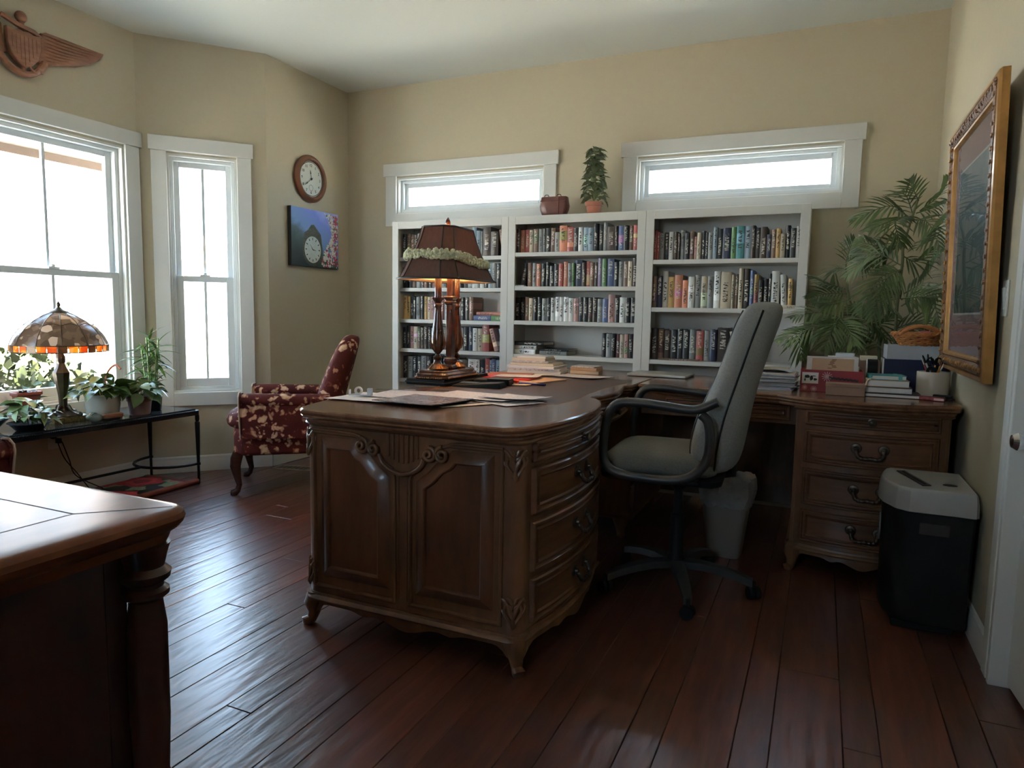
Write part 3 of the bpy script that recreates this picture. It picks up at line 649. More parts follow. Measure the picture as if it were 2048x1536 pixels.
an.tube(cat_rom([(-.125,-.01,.03),(-.115,-.08,.034),(-.065,-.132,.036),(0,-.150,.036),(.055,-.130,.036),(.098,-.088,.034),(.112,-.06,.03)], 4), .019, 8)
an.tube(cat_rom([(.02,-.11,.05),(.05,-.13,.05),(.075,-.105,.048),(.085,-.13,.045)], 4), .008, 6)
an.build('anchor', MT['carve'], em)

# large framed print leaning off the right wall
MT['gold'] = plain('gilt_wood', (.42,.22,.07), .35, .45, .25, 14, .15)
MT['goldd'] = plain('dark_gilt_carving', (.20,.10,.05), .45, .3, .55, 70, .9)
fm = wallT((.517, 3.125, .882), (0,-1,0), (-1,0,0))
tilt = Matrix.Rotation(math.radians(1.4), 4, 'X'); fm = fm @ tilt
pf = rooted('framed_print', fm, 'tall gilt framed print behind glass on the wall by the door', 'picture')
fw_, fh = .455, 1.0
def molding(name, prof, hw, h, mat, par):      # rectangular picture moulding, prof [(inward,z)]
    m = MB(); vs = []
    for ins, z in prof: vs += [(-hw+ins, ins, z), (hw-ins, ins, z), (hw-ins, h-ins, z), (-hw+ins, h-ins, z)]
    m.add(vs, [(i*4+k, i*4+(k+1) % 4, i*4+4+(k+1) % 4, i*4+4+k) for i in range(len(prof)-1) for k in range(4)]); return m.build(name, mat, par, 25)
molding('outer_frame', [(.06,0),(0,0),(0,.022),(.005,.030),(.018,.032),(.022,.026)], fw_, fh, MT['gold'], pf)
molding('carved_frame', [(.022,.024),(.026,.034),(.045,.036),(.060,.026),(.062,.018)], fw_, fh, MT['goldd'], pf)
molding('inner_frame', [(.060,.018),(.064,.026),(.072,.025),(.078,.016),(.080,.010)], fw_, fh, MT['gold'], pf)
rnd = random.Random(8); k = 0
for (ax, L) in (('v', fh), ('h', 2*fw_)):
    for sd in (0, 1):
        n = int(L/.042)
        m = MB()
        for i in range(n):
            t = .03+(L-.06)*i/(n-1); a = rnd.uniform(0, 3)
            x, y = ((-fw_+.042 if sd else fw_-.042), t) if ax == 'v' else (-fw_+t, (.042 if sd else fh-.042))
            m.ball((x+.004*math.sin(a), y+.004*math.cos(a), .034), .012, 7, 4, (1.1 if ax == 'v' else .8, .8, .55))
        m.build('carved_scrolls', MT['gold'] if sd else MT['goldd'], pf)
m = MB(); m.box(-fw_+.07, fw_-.07, .07, fh-.07, .004, .010); m.build('mat_board', plain('rose_mat_board', (.30,.19,.19), .8, var=.05), pf, 0)
m = MB(); m.frame(-fw_+.168, fw_-.168, 0, .001, 0, 1, .004) if False else None
def print_mat():
    m_, nt, b, _ = newmat('landscape_print'); nz = noise(nt, 9, 5, .65); r = ramp(nt, nz.outputs[0], [(.25, (.02,.035,.03)), (.45, (.05,.08,.06)), (.6, (.10,.12,.10)), (.78, (.22,.20,.15))])
    nt.links.new(r.outputs[0], b.inputs['Base Color']); b.inputs['Roughness'].default_value = .6; return m_
m = MB(); m.box(-fw_+.185, fw_-.185, .235, fh-.20, .009, .012); m.build('print', print_mat(), pf, 0)
molding('mat_bevel', [(.172,.0102),(.174,.0125),(.176,.0102)], fw_, 1, plain('pale_mat_bevel', (.6,.57,.52), .7), pf) if False else None
m = MB()
for (a, b_, c_, d_) in ((-fw_+.178, fw_-.178, .228, .235), (-fw_+.178, fw_-.178, fh-.20, fh-.193), (-fw_+.178, -fw_+.185, .235, fh-.20), (fw_-.185, fw_-.178, .235, fh-.20)): m.box(a, b_, c_, d_, .009, .0125)
m.build('mat_bevel', plain('pale_mat_bevel', (.6,.57,.52), .7), pf, 0)
m = MB(); m.box(-fw_+.075, fw_-.075, .075, fh-.075, .015, .0165); m.build('picture_glass', MT['pglass'], pf, 0)

# light switch
sw = rooted('light_switch', wallT((XR, 2.668, 1.160), (0,-1,0), (-1,0,0)), 'white rocker light switch on the wall between print and door casing', 'switch')
m = MB(); m.box(-.036, .036, -.058, .058, 0, .005); m.build('cover_plate', MT['trim'], sw, 0, .002)
m = MB(); m.add([(-.017,-.034,.005),(.017,-.034,.005),(.017,.034,.005),(-.017,.034,.005),(-.017,-.034,.007),(.017,-.034,.007),(.017,.034,.012),(-.017,.034,.012)], [(0,3,2,1),(4,5,6,7),(0,1,5,4),(1,2,6,5),(2,3,7,6),(3,0,4,7)]); m.build('rocker', MT['vinyl'], sw, 0)
# ---------------------------------------------------------------- executive desk (long body running towards the bookcases)
TZ = .757
def cab_leg(x, y, dx, dy, name='leg', par=None, mat=None, h=.11, s=1.0):
    # short French cabriole foot flaring outwards (dx,dy)
    m = MB(); P = [(0, 0, h+.01), (0, 0, h*.9), (.012, .012, h*.62), (.010, .010, h*.38), (.016, .016, h*.16), (.028, .028, .010), (.026, .026, 0)]
    R = [.040, .040, .033, .022, .018, .022, .016]
    m.tube([(x+p[0]*dx, y+p[1]*dy, p[2]) for p in P], [r*s for r in R], 12); return m.build(name, mat or MT['desk'], par, 50)
def bail(par, T0, u, z, w=.10, name='handle'):
    T = lambda a, d, c: T0(a, d+.005, c)
    # two round rosettes with a swinging bail between them; T(u, depth, z) -> world
    m = MB()
    for sg in (-1, 1):
        c = (u+sg*w/2, z+.012); n = 14
        for r0_, r1_, d0, d1 in ((.021, .019, .001, .006), (.019, .010, .006, .008), (.010, .009, .008, .017), (.009, .001, .017, .021)):
            m.add([T(c[0]+r*math.cos(2*PI*k/n), d, c[1]+r*math.sin(2*PI*k/n)) for r, d in ((r0_, d0), (r1_, d1)) for k in range(n)], [(k, (k+1) % n, (k+1) % n+n, k+n) for k in range(n)])
    pts = cat_rom([Vector((u-w/2, .013, z+.008)), Vector((u-w/2+.006, .026, z-.016)), Vector((u-w*.25, .030, z-.024)), Vector((u, .030, z-.022)), Vector((u+w*.25, .030, z-.024)), Vector((u+w/2-.006, .026, z-.016)), Vector((u+w/2, .013, z+.008))], 5)
    R = [.0060+.0035*abs(math.sin(i*.9)) for i in range(len(pts))]
    m.tube([T(p.x, p.y, p.z) for p in pts], R, 7); return m.build(name, MT['brass'], par, 50)
def knob(par, T0, u, z, name='knob'):
    T = lambda a, d, c: T0(a, d+.005, c)
    m = MB(); n = 14; pr = [(.016,.001),(.016,.004),(.008,.006),(.007,.014),(.013,.019),(.013,.024),(.006,.028),(.001,.029)]
    m.add([T(u+r*math.cos(2*PI*k/n), d, z+r*math.sin(2*PI*k/n)) for r, d in pr for k in range(n)], [(i*n+k, i*n+(k+1) % n, (i+1)*n+(k+1) % n, (i+1)*n+k) for i in range(len(pr)-1) for k in range(n)])
    return m.build(name, MT['brass'], par, 50)
def curved_panel(T, u0, u1, z0, z1, prof, nu=18):
    """rectangular moulded front in (u,z), prof [(inset, depth)], T(u, depth, z)"""
    ins = [p[0] for p in prof]; dep = [p[1] for p in prof]; mx = ins[-1]
    us = [u0+i for i in ins]+[lerp(u0+mx, u1-mx, k/nu) for k in range(1, nu)]+[u1-i for i in reversed(ins)]
    zs = [z0+i for i in ins]+[z1-i for i in reversed(ins)]; k = len(ins)
    def dr(i, n): return i if i < k else (n-1-i if n-1-i < k else k-1)
    vs = [T(u, dep[min(dr(i, len(us)), dr(j, len(zs)))], z) for j, z in enumerate(zs) for i, u in enumerate(us)]
    a = len(us); m = MB(); m.add(vs, [(j*a+i, j*a+i+1, (j+1)*a+i+1, (j+1)*a+i) for j in range(len(zs)-1) for i in range(a-1)]); return m
DPROF = [(0,-.006),(0,.006),(.004,.012),(.009,.012),(.014,.003),(.021,.003),(.026,.010),(.032,.005),(.035,.005)]
def drawer_stack(par, T, u0, u1, hand=True, top_knob=True, hmat=None):
    for i, (z0, z1) in enumerate(((.643,.706), (.482,.624), (.303,.458), (.142,.280))):
        d = curved_panel(T, u0, u1, z0, z1, DPROF).build('drawer', hmat or MT['deskh'], par, 30)
        if i == 0: knob(d, T, (u0+u1)/2, (z0+z1)/2)
        else: bail(d, T, (u0+u1)/2, (z0+z1)/2)
def poly_panel(poly, prof, T, name, mat, par, cap=True):
    m = MB(T); n = len(poly); vs = []
    for i_, d_ in prof: vs += [(p[0], p[1], d_) for p in inset(poly, i_)]
    fs = [(i*n+k, i*n+(k+1) % n, (i+1)*n+(k+1) % n, (i+1)*n+k) for i in range(len(prof)-1) for k in range(n)]
    if cap: fs.append(tuple(range((len(prof)-1)*n, len(prof)*n)))
    m.add(vs, fs); return m.build(name, mat, par, 30)
desk = empty('executive_desk', (0,0,0), 0, 'carved walnut executive desk with scrolled end doors, covered with papers', 'desk')
XC = -1.168
def redge(s):     # offset from the centre line on one long side, s along the desk from its front end; pedestal bows at both ends
    pass
ED = [(1.775,.372),(1.80,.402),(1.86,.425),(1.98,.452),(2.12,.468),(2.28,.466),(2.42,.445),(2.53,.412),(2.585,.375),(2.60,.350),(2.64,.345),(2.72,.366),(2.80,.382),(2.87,.386)]
Yc = 2.87
side = ED+[(2*Yc-y, d) for y, d in reversed(ED[:-1])]
def desk_poly(off=0):
    Rr = [(XC+d, y) for y, d in ED]+[(XC+.366, 3.02),(XC+.348, 3.10),(XC+.350, 3.135),(XC+.371, 3.17),(XC+.372, 3.5),(XC+.372, 2*Yc-1.775)]; Ll = [(XC-d-.02, y) for y, d in reversed(side)]
    front = [(XC-.385, 1.762), (XC-.2, 1.757), (XC, 1.755), (XC+.2, 1.757), (XC+.352, 1.760)]
    back = [(x, 2*Yc-y) for x, y in reversed(front)]
    return [tuple(v) for v in inset(front+Rr+back+Ll, off)]
OUT = desk_poly()
m = MB(); m.slab(OUT, [(.030,.712),(.022,.712),(.018,.718),(.018,.724),(.008,.728),(.003,.733),(.006,.738),(.002,.742),(0,.747),(.002,.753),(.007,.757)]); 
tp = m.build('top', MT['desktop'], desk, 25)
# leather writing surface inset, with tooled border
m = MB(); lp = [(XC+d, y) for y, d in [(2.33,.30),(2.50,.31),(2.7,.29),(2.87,.29),(3.04,.29),(3.24,.31),(3.40,.30)]]+[(XC-d, y) for y, d in [(3.40,.30),(3.24,.31),(3.04,.29),(2.87,.29),(2.7,.29),(2.50,.31),(2.33,.30)]]
m.slab(lp, [(0,.7568),(0,.7574)]); m.build('leather_inset', plain('brown_desk_leather', (.075,.045,.038), .38, var=.1, scale=50, bmp=.05), desk, 0)
m = MB(); m.slab(inset(lp, -.012), [(0,.7568),(0,.7572)]); m.build('inset_border', MT['desk'], desk, 0)
# near pedestal body
BX0, BX1, BY0, BY1 = -1.575, -.768, 1.80, 2.545
bow = lambda t: .050*math.sin(PI*t)**.8 if 0 < t < 1 else 0
def pedestal(y0, y1, front=True, sgn=1):
    n = 14
    cr = arc(BX1-.048, y0+.048, .048, -90, 0, 6); pr = cr+[(BX1+.0+bow(k/n)-.012, lerp(y0+.048, y1, k/n)) for k in range(1, n)]+[(BX1, y1)]
    pl = [(BX0, y1)]+[(BX0-bow(k/n)+.012, lerp(y1, y0+.048, k/n)) for k in range(1, n)]+[(BX0+.048-.048*math.cos(math.radians(a)), y0+.048-.048*math.sin(math.radians(a))) for a in (0, 18, 36, 54, 72, 90)]
    return pr+pl
bp = pedestal(BY0, BY1)
m = MB(); m.slab(bp, [(0,.112),(0,.713)]); m.build('pedestal_body', MT['desk'], desk, 35)
m = MB(); m.slab(inset(bp, -.016), [(.012,.096),(.004,.099),(0,.105),(.003,.111),(.010,.116),(.012,.124)]); m.build('base_moulding', MT['desk'], desk, 30)
m = MB(); m.slab(inset(bp, -.014), [(.012,.700),(.004,.704),(0,.709),(.004,.714)]); m.build('cornice_moulding', MT['desk'], desk, 30)
# scalloped apron under the end
def apron(T, u0, u1, zt, par, dep=.03, mat=None):
    n = 40; m = MB(T); b = []
    for k in range(n+1):
        t = k/n; e = abs(2*t-1); z = zt-.018-.030*math.exp(-((e)/.22)**2)-.012*math.exp(-((e-.45)/.09)**2)-.035*max(0, (e-.86)/.14)**2; b.append((lerp(u0, u1, t), z))
    vs = [(u, 0, z) for u, z in b]+[(u, 0, zt) for u, z in b]+[(u, -.018, z) for u, z in b]+[(u, -.018, zt) for u, z in b]; N_ = n+1
    fs = [(k, k+1, N_+k+1, N_+k) for k in range(n)]+[(2*N_+k, 3*N_+k, 3*N_+k+1, 2*N_+k+1) for k in range(n)]+[(k, 2*N_+k, 2*N_+k+1, k+1) for k in range(n)]
    m.add(vs, fs); return m.build('apron', mat or MT['desk'], par, 40)
TF = lambda v: Vector((v.x, BY0-v.y, v.z))
apron(lambda v: Vector((v.x, BY0+.004-v.y, v.z)), BX0+.04, BX1-.04, .100, desk)
TR = lambda v: Vector((BX1+bow((v.x-BY0-.048)/(BY1-BY0-.048))+v.y-.002, v.x, v.z))
apron(TR, BY0+.05, BY1, .100, desk)
for x, y, dx, dy in ((BX0+.03, BY0+.03, -1, -1), (BX1-.028, BY0+.03, 1, -1), (BX1-.05, BY1-.03, .6, .3), (BX0+.04, BY1-.03, -.6, .3)): cab_leg(x, y, dx, dy, par=desk)
# drawers on the bowed side
TDr = lambda u, d, z: Vector((BX1+bow((u-BY0-.048)/(BY1-BY0-.048))+d-.004, u, z))
drawer_stack(desk, TDr, BY0+.066, BY1-.03)
# corner columns with carved acanthus
def acanthus(T, zc, h=.085, flip=1, par=desk):
    m = MB(T)
    for sg in (-1, 1):
        for (pts, r) in (([(0,-.5),(.16,-.25),(.30,.02),(.20,.25),(.05,.18),(.12,.02)], .0042), ([(0,-.2),(.10,.1),(.26,.38),(.36,.46),(.42,.36)], .0042), ([(.04,.3),(.10,.48),(.20,.52)], .003), ([(.30,-.05),(.42,.10),(.40,.25)], .0035)):
            c = cat_rom([Vector((sg*a*h, 0, flip*b*h)) for a, b in pts], 4)
            m.tube([(p.x, .005, zc+p.z) for p in c], [1.35*r*(1-.4*i/len(c)) for i in range(len(c))], 6)
    m.tube([(0,.005,zc-flip*.60*h),(0,.007,zc-flip*.45*h),(0,.005,zc-flip*.1*h)], [.003,.008,.003], 8)
    return m.build('carved_leaf', MT['desk'], par, 50)
def colT(cx, cy, r, a0):   # wrap around a vertical column
    return lambda v: Vector((cx+(r+v.y)*math.cos(a0+v.x/r), cy+(r+v.y)*math.sin(a0+v.x/r), v.z))
for cx, a0 in ((BX1-.048, math.radians(-62)), (BX0+.048, math.radians(-125))):
    T_ = colT(cx, BY0+.048, .048, a0); acanthus(T_, .645); acanthus(T_, .195)
# end panel: two doors with scrolled heads, fluted drop between
TP = lambda v: Vector((v.x, BY0-v.z, v.y))     # (x, z, proud)
xl0, xl1, xr0, xr1 = -1.531, -1.198, -1.160, -.826
zb, zt = .148, .688
dl = [(xl0,zb),(xl1-.005,zb)]+[(xl1-.005,.560)]+[(p.x, p.y) for p in cat_rom([Vector((x, z)) for x, z in ((-1.213,.592),(-1.245,.610),(-1.270,.640),(-1.305,.672),(-1.345,.686))], 3)]+[(xl0,zt)]
XM = (xl0+xr1)/2
dr_ = [(2*XM-x, z) for x, z in reversed(dl)]
MP = [(0,0),(0,.008),(.003,.011),(.008,.011),(.011,.006),(.012,.0015)]
IN = [(.045,-.003),(.055,-.003),(.064,.007),(.070,.007),(.073,.003),(.09,.003)]
ipl = [(-1.466,.222),(-1.262,.222),(-1.262,.540)]+[(p.x, p.y) for p in cat_rom([Vector((x, z)) for x, z in ((-1.272,.548),(-1.295,.565),(-1.325,.598),(-1.352,.612),(-1.372,.634))], 3)]+[(-1.466,.634)]
ipr = [(2*XM-x, z) for x, z in reversed(ipl)]
for dp, ip in ((dl, ipl), (dr_, ipr)):
    d = poly_panel(dp, MP, TP, 'door', MT['desk'], desk)
    poly_panel(inset(ip, -.034), [(0,.001),(.003,.0035),(.031,.0165),(.035,.0175),(.039,.015),(.042,.006),(.055,.0055)], TP, 'raised_panel', MT['deskp'], d)
def spiral(m, cx, cz, r, sg, ph=0, turns=1.6):
    pts = []; n = 34
    for i in range(n):
        t = i/(n-1); a = ph+sg*t*turns*2*PI; rr = r*(1-.82*t); pts.append((cx+rr*math.cos(a), cz+rr*math.sin(a), .012+.010*t))
    m.tube(pts, [.0072-.002*i/n for i in range(n)], 7)
cs = MB(TP)
for sg in (-1, 1):
    X_ = lambda x: XM+sg*(XM-x)*-1 if sg < 0 else XM+(XM-x)
    # outer scroll nearer the stile, inner scroll nearer the middle
    for (x, z, r, ph, tr) in ((-1.327,.652,.025,PI/2,1.6),(-1.281,.648,.023,PI/2,1.6)):
        xx = x if sg < 0 else 2*XM-x; inner = (x > -1.30)
        spiral(cs, xx, z, r, (1 if inner else -1)*(1 if sg < 0 else -1), PI/2)
    cv_ = cat_rom([Vector((x, z, .008)) for x, z in ((-1.262,.632),(-1.250,.606),(-1.222,.586),(-1.196,.578))], 5)
    cs.tube([((p.x if sg < 0 else 2*XM-p.x), p.y, p.z+.004) for p in cv_], .0075, 7)
    c2_ = cat_rom([Vector((x, z, .007)) for x, z in ((-1.53,.690),(-1.45,.690),(-1.37,.688),(-1.335,.680))], 4)
    cs.tube([((p.x if sg < 0 else 2*XM-p.x), p.y, p.z) for p in c2_], .005, 7)
cs.tube([(-1.196,.578,.012),(XM,.574,.012),(2*XM+1.196,.578,.012)], .0075, 7)
cs.build('scrollwork', MT['desk'], desk, 60)
for k in range(7):
    m = MB(TP); x = XM-.054+k*.018; m.tube([(x,.700,.001),(x,.630-.022*math.cos((k-3)*.5),.001)], [.0055,.0055], 8); m.build('flute', MT['desk'], desk, 60)
m = MB(TP)
for x in (XM-.017, XM+.017): m.tube([(x,.57,.001),(x,.16,.001)], .0045, 6)
m.build('centre_bead', MT['desk'], desk, 60)
# kneehole: centre section, far pedestal, far end
m = MB(); m.box(BX0+.03, BX0+.05, BY1, 2*Yc-BY1, .20, .713); m.build('modesty_panel', MT['desk'], desk, 0)
CY0, CY1 = BY1+.003, 2*Yc-BY1-.003
cb = lambda y: -.830+.030*math.sin(PI*(y-CY0)/(CY1-CY0))
m = MB(); m.slab([(BX0+.06, CY0), (-.83, CY0)]+[(cb(lerp(CY0, CY1, k/10)), lerp(CY0, CY1, k/10)) for k in range(1, 10)]+[(-.83, CY1), (BX0+.06, CY1)], [(0,.625),(0,.713)]); m.build('centre_rail', MT['desk'], desk, 35)
TC = lambda u, d, z: Vector((cb(u)+d, u, z))
d = curved_panel(TC, CY0+.02, CY1-.02, .634, .704, DPROF).build('drawer', MT['deskh'], desk, 30); knob(d, TC, (CY0+CY1)/2, .669)
fp = [(min(x, -.800), 2*Yc-y) for x, y in reversed(bp) if x < -.79 or abs(y-BY0-.048) < .001 or y > BY1-.001]
m = MB(); m.slab(fp, [(0,.112),(0,.713)]); m.build('pedestal_body', MT['desk'], desk, 35)
m = MB(); m.slab(inset(fp, -.016), [(.012,.096),(.004,.099),(0,.105),(.003,.111),(.010,.116),(.012,.124)]); m.build('base_moulding', MT['desk'], desk, 30)
for x, y, dx, dy in ((BX0+.04, 2*Yc-BY1+.03, -.6, -.3), (-.85, 2*Yc-BY1+.03, .3, -.3), (BX0+.03, 2*Yc-BY0-.03, -1, 1), (-.85, 2*Yc-BY0-.05, .3, .6)): cab_leg(x, y, dx, dy, par=desk)
TDf = lambda u, d, z: Vector((-.802+d, u, z))
for z0, z1 in ((.482,.624), (.303,.458), (.142,.280)): curved_panel(TDf, 2*Yc-BY1+.03, 3.22, z0, z1, DPROF, 3).build('drawer', MT['deskh'], desk, 30)

# ---------------------------------------------------------------- return desk along the back, drawers facing the room
ret = empty('return_desk', (0,0,0), 0, 'walnut return desk against the wall with bowed drawers, joined to the executive desk', 'desk')
PX0, PX1, PY0, PY1 = -.075, .485, 3.135, 3.88
rb = lambda x: PY0-.055*math.sin(PI*min(1, max(0, (x-PX0)/(PX1-PX0))))**.9 if PX0 < x < PX1 else PY0
tf = [(-.794,3.262),(-.70,3.242),(-.55,3.222),(-.40,3.212),(-.27,3.205),(-.16,3.185),(-.10,3.130),(-.06,3.098),(.02,3.062),(.12,3.035),(.205,3.028),(.30,3.035),(.39,3.062),(.46,3.092),(.510,3.110),(.520,3.14)]
top_r = tf+[(.520,3.93),(-.794,3.93)]
m = MB(); m.slab(top_r, [(.030,.712),(.022,.712),(.018,.718),(.018,.724),(.008,.728),(.003,.733),(.006,.738),(.002,.742),(0,.747),(.002,.753),(.007,.757)]); m.build('top', MT['desktop'], ret, 25)
pb = [(PX0,PY0)]+[(lerp(PX0, PX1, k/14), rb(lerp(PX0, PX1, k/14))) for k in range(1, 14)]+[(PX1,PY0),(PX1,PY1),(PX0,PY1)]
m = MB(); m.slab(pb, [(0,.112),(0,.713)]); m.build('pedestal_body', MT['desk'], ret, 35)
m = MB(); m.slab(inset(pb, -.016), [(.012,.096),(.004,.099),(0,.105),(.003,.111),(.010,.116),(.012,.124)]); m.build('base_moulding', MT['desk'], ret, 30)
m = MB(); m.slab(inset(pb, -.012), [(.012,.700),(.004,.704),(0,.709),(.004,.714)]); m.build('cornice_moulding', MT['desk'], ret, 30)
TRt = lambda u, d, z: Vector((u, rb(u)-d-.001, z))
drawer_stack(ret, TRt, PX0+.035, PX1-.035)
apron(lambda v: Vector((v.x, rb(v.x)+.006-v.y, v.z)), PX0+.02, PX1-.02, .100, ret)
for x, y, dx, dy in ((PX0+.02, PY0+.02, -.7, -.7), (PX1-.03, PY0+.03, .3, -.7), (PX0+.02, PY1-.03, -.5, .5), (PX1-.03, PY1-.03, .3, .5)): cab_leg(x, y, dx, dy, par=ret)
for x in (PX0+.012, PX1-.012):
    m = MB(); m.tube([(x, PY0+.010, .125), (x, PY0+.010, .70)], .015, 10); m.build('corner_post', MT['desk'], ret, 50)
# bridge with a flat drawer, back panel
m = MB(); m.box(-.775, PX0, 3.262, 3.90, .615, .713); m.build('bridge_rail', MT['desk'], ret, 0, .003)
TB = lambda u, d, z: Vector((u, 3.262-d, z))
for a, b in ((-.66,-.40), (-.38,-.105)): curved_panel(TB, a, b, .632, .702, DPROF, 4).build('drawer', MT['deskh'], ret, 30)
m = MB(); m.box(-.79, PX0, 3.86, 3.88, .10, .615); m.build('modesty_panel', MT['desk'], ret, 0)

# ---------------------------------------------------------------- near cherry desk corner
nd = empty('cherry_desk', (0,0,0), 0, 'dark cherry desk close to the camera with glossy top and turned corner post', 'desk')
nx1, ny1 = -.932, .812; nx0, ny0 = -2.45, -.55
def rrect(x0, x1, y0, y1, r, n=7): return arc(x1-r, y0+r, r, -90, 0, n)+arc(x1-r, y1-r, r, 0, 90, n)+arc(x0+r, y1-r, r, 90, 180, n)+arc(x0+r, y0+r, r, 180, 270, n)
m = MB(); P = rrect(nx0, nx1, ny0, ny1, .055)
m.slab(P, [(.050,.700),(.030,.700),(.026,.708),(.022,.718),(.010,.726),(.003,.734),(0,.742),(.003,.750),(.010,.755),(.022,.757)], True); m.build('top', MT['cherry'], nd, 30)
m = MB(); pts = [(nx0+.2, ny0+.2), (nx1-.13, ny0+.2), (nx1-.13, ny1-.13), (nx0+.2, ny1-.13)]
for i in range(4):
    a, b = Vector(pts[i]), Vector(pts[(i+1) % 4]); e = (b-a).normalized()*.0012; q = Vector((-e.y, e.x)); m.add([(*(a-q), .7573), (*(b-q), .7573), (*(b+q), .7573), (*(a+q), .7573)], [(0,1,2,3)])
a = Vector((nx1-.13, ny1-.13)); b = Vector((nx1-.03, ny1-.03)); q = Vector((.001,-.001)); m.add([(*(a-q), .7573), (*(b-q), .7573), (*(b+q), .7573), (*(a+q), .7573)], [(0,1,2,3)])
m.build('inlay_line', MT['gap'], nd, 0)
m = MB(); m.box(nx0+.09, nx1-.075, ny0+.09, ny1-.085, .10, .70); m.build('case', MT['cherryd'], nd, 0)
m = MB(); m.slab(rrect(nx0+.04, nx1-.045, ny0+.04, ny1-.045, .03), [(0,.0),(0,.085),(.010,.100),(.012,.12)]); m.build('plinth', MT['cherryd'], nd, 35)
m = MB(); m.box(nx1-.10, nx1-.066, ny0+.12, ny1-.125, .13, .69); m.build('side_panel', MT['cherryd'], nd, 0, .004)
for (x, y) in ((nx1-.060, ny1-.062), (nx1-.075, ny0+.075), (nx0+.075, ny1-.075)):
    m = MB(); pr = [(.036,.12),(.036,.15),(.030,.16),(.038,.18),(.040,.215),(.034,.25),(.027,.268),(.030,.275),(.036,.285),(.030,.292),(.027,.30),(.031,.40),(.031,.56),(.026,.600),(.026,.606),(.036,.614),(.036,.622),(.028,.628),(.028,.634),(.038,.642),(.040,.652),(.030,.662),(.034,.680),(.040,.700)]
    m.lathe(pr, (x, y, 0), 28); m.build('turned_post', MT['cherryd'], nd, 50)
# ---------------------------------------------------------------- office chair
MT['gfab'] = plain('grey_upholstery', (.27,.265,.25), .95, 0, .12, 140, .25, .2)
MT['seatfab'] = plain('dark_grey_seat_fabric', (.15,.147,.128), .95, 0, .12, 140, .25, .2)
oc = empty('office_chair', (-.482, 2.715, 0), math.radians(3), 'high-backed grey fabric office chair on black casters at the desk', 'chair')
# local: faces -x, width along y
m = MB(); rr = .30
def ocl(): pass
for k in range(5):
    a = math.radians(-70.5+72*k)-math.radians(3)
    ca, sa = math.cos(a), math.sin(a)
    m = MB(); pts = [(.03, .115), (.10, .118), (.18, .108), (.25, .092), (.295, .078)]; W_ = [.026,.024,.021,.018,.015]; vs = []
    for (r, z), w in zip(pts, W_):
        for sg, dz in ((-1,-.028),(1,-.028),(1,0),(.6,.004),(-.6,.004),(-1,0)): vs.append((r*ca-sg*w*sa, r*sa+sg*w*ca, z+dz))
    fs = [(i*6+j, i*6+(j+1) % 6, (i+1)*6+(j+1) % 6, (i+1)*6+j) for i in range(4) for j in range(6)]+[tuple(range(6)), tuple(range(24, 30))]
    m.add(vs, fs); lg = m.build('leg', MT['dgrey'], oc, 40)
    cx, cy = rr*ca, rr*sa; b = a+1.1+k
    m = MB()
    for sg in (-1, 1):
        T_ = lambda v, sg=sg: Vector((cx+math.cos(b)*v.x-math.sin(b)*(sg*.013+v.z), cy+math.sin(b)*v.x+math.cos(b)*(sg*.013+v.z), .026+v.y))
        mm = MB(T_); mm.lathe([(.006,-.008),(.024,-.009),(.026,-.005),(.026,.005),(.024,.009),(.006,.008)], n=18); m.add(mm.v, mm.f)
    m.tube([(cx, cy, .03), (cx, cy, .072)], .007, 8); m.build('caster', MT['black'], lg, 40)
m = MB(); m.lathe([(.030,.08),(.036,.085),(.036,.125),(.028,.14),(.026,.30),(.018,.305),(.018,.40),(.03,.41),(.03,.45)], n=20); m.build('gas_lift', MT['black'], oc)
m = MB(); m.box(-.14, .12, -.09, .09, .445, .475); m.build('tilt_mechanism', MT['black'], oc, 0, .008)
def crown(P, prof):
    cx = (max(p[0] for p in P)+min(p[0] for p in P))/2; cy = (max(p[1] for p in P)+min(p[1] for p in P))/2; hw = (max(p[0] for p in P)-min(p[0] for p in P))/2; hd = (max(p[1] for p in P)-min(p[1] for p in P))/2
    n = len(P); vs = []
    for d, z in prof:
        a, b = max(.03, 1-d/hw), max(.03, 1-d/hd); vs += [(cx+(p[0]-cx)*a, cy+(p[1]-cy)*b, z) for p in P]
    m = MB(); m.add(vs, [(i*n+k, i*n+(k+1) % n, (i+1)*n+(k+1) % n, (i+1)*n+k) for i in range(len(prof)-1) for k in range(n)]+[tuple(reversed(range(n))), tuple(range((len(prof)-1)*n, len(prof)*n))]); return m
def cushion(x0, x1, y0, y1, z0, z1, rx, top):       # rounded box in plan with crowned top
    P = arc(x1-rx, y0+rx, rx, -90, 0, 8)+arc(x1-rx, y1-rx, rx, 0, 90, 8)+arc(x0+rx, y1-rx, rx, 90, 180, 8)+arc(x0+rx, y0+rx, rx, 180, 270, 8)
    h = z1-z0; return crown(P, [(.03,z0),(.008,z0+.012),(0,z0+h*.35),(.002,z0+h*.6),(.012,z0+h*.85),(.035,z1),(.08,z1+top*.6),(.13,z1+top*.9),(.19,z1+top)])
cushion(-.27, .16, -.245, .245, .495, .568, .09, .010).build('seat', MT['seatfab'], oc, 60)
m = MB(); m.slab(arc(.13, -.20, .05, -90, 0, 5)+arc(.13, .20, .05, 0, 90, 5)+arc(-.22, .20, .05, 90, 180, 5)+arc(-.22, -.20, .05, 180, 270, 5), [(.03,.468),(.004,.478),(0,.498)]); m.build('seat_shell', MT['black'], oc, 40)
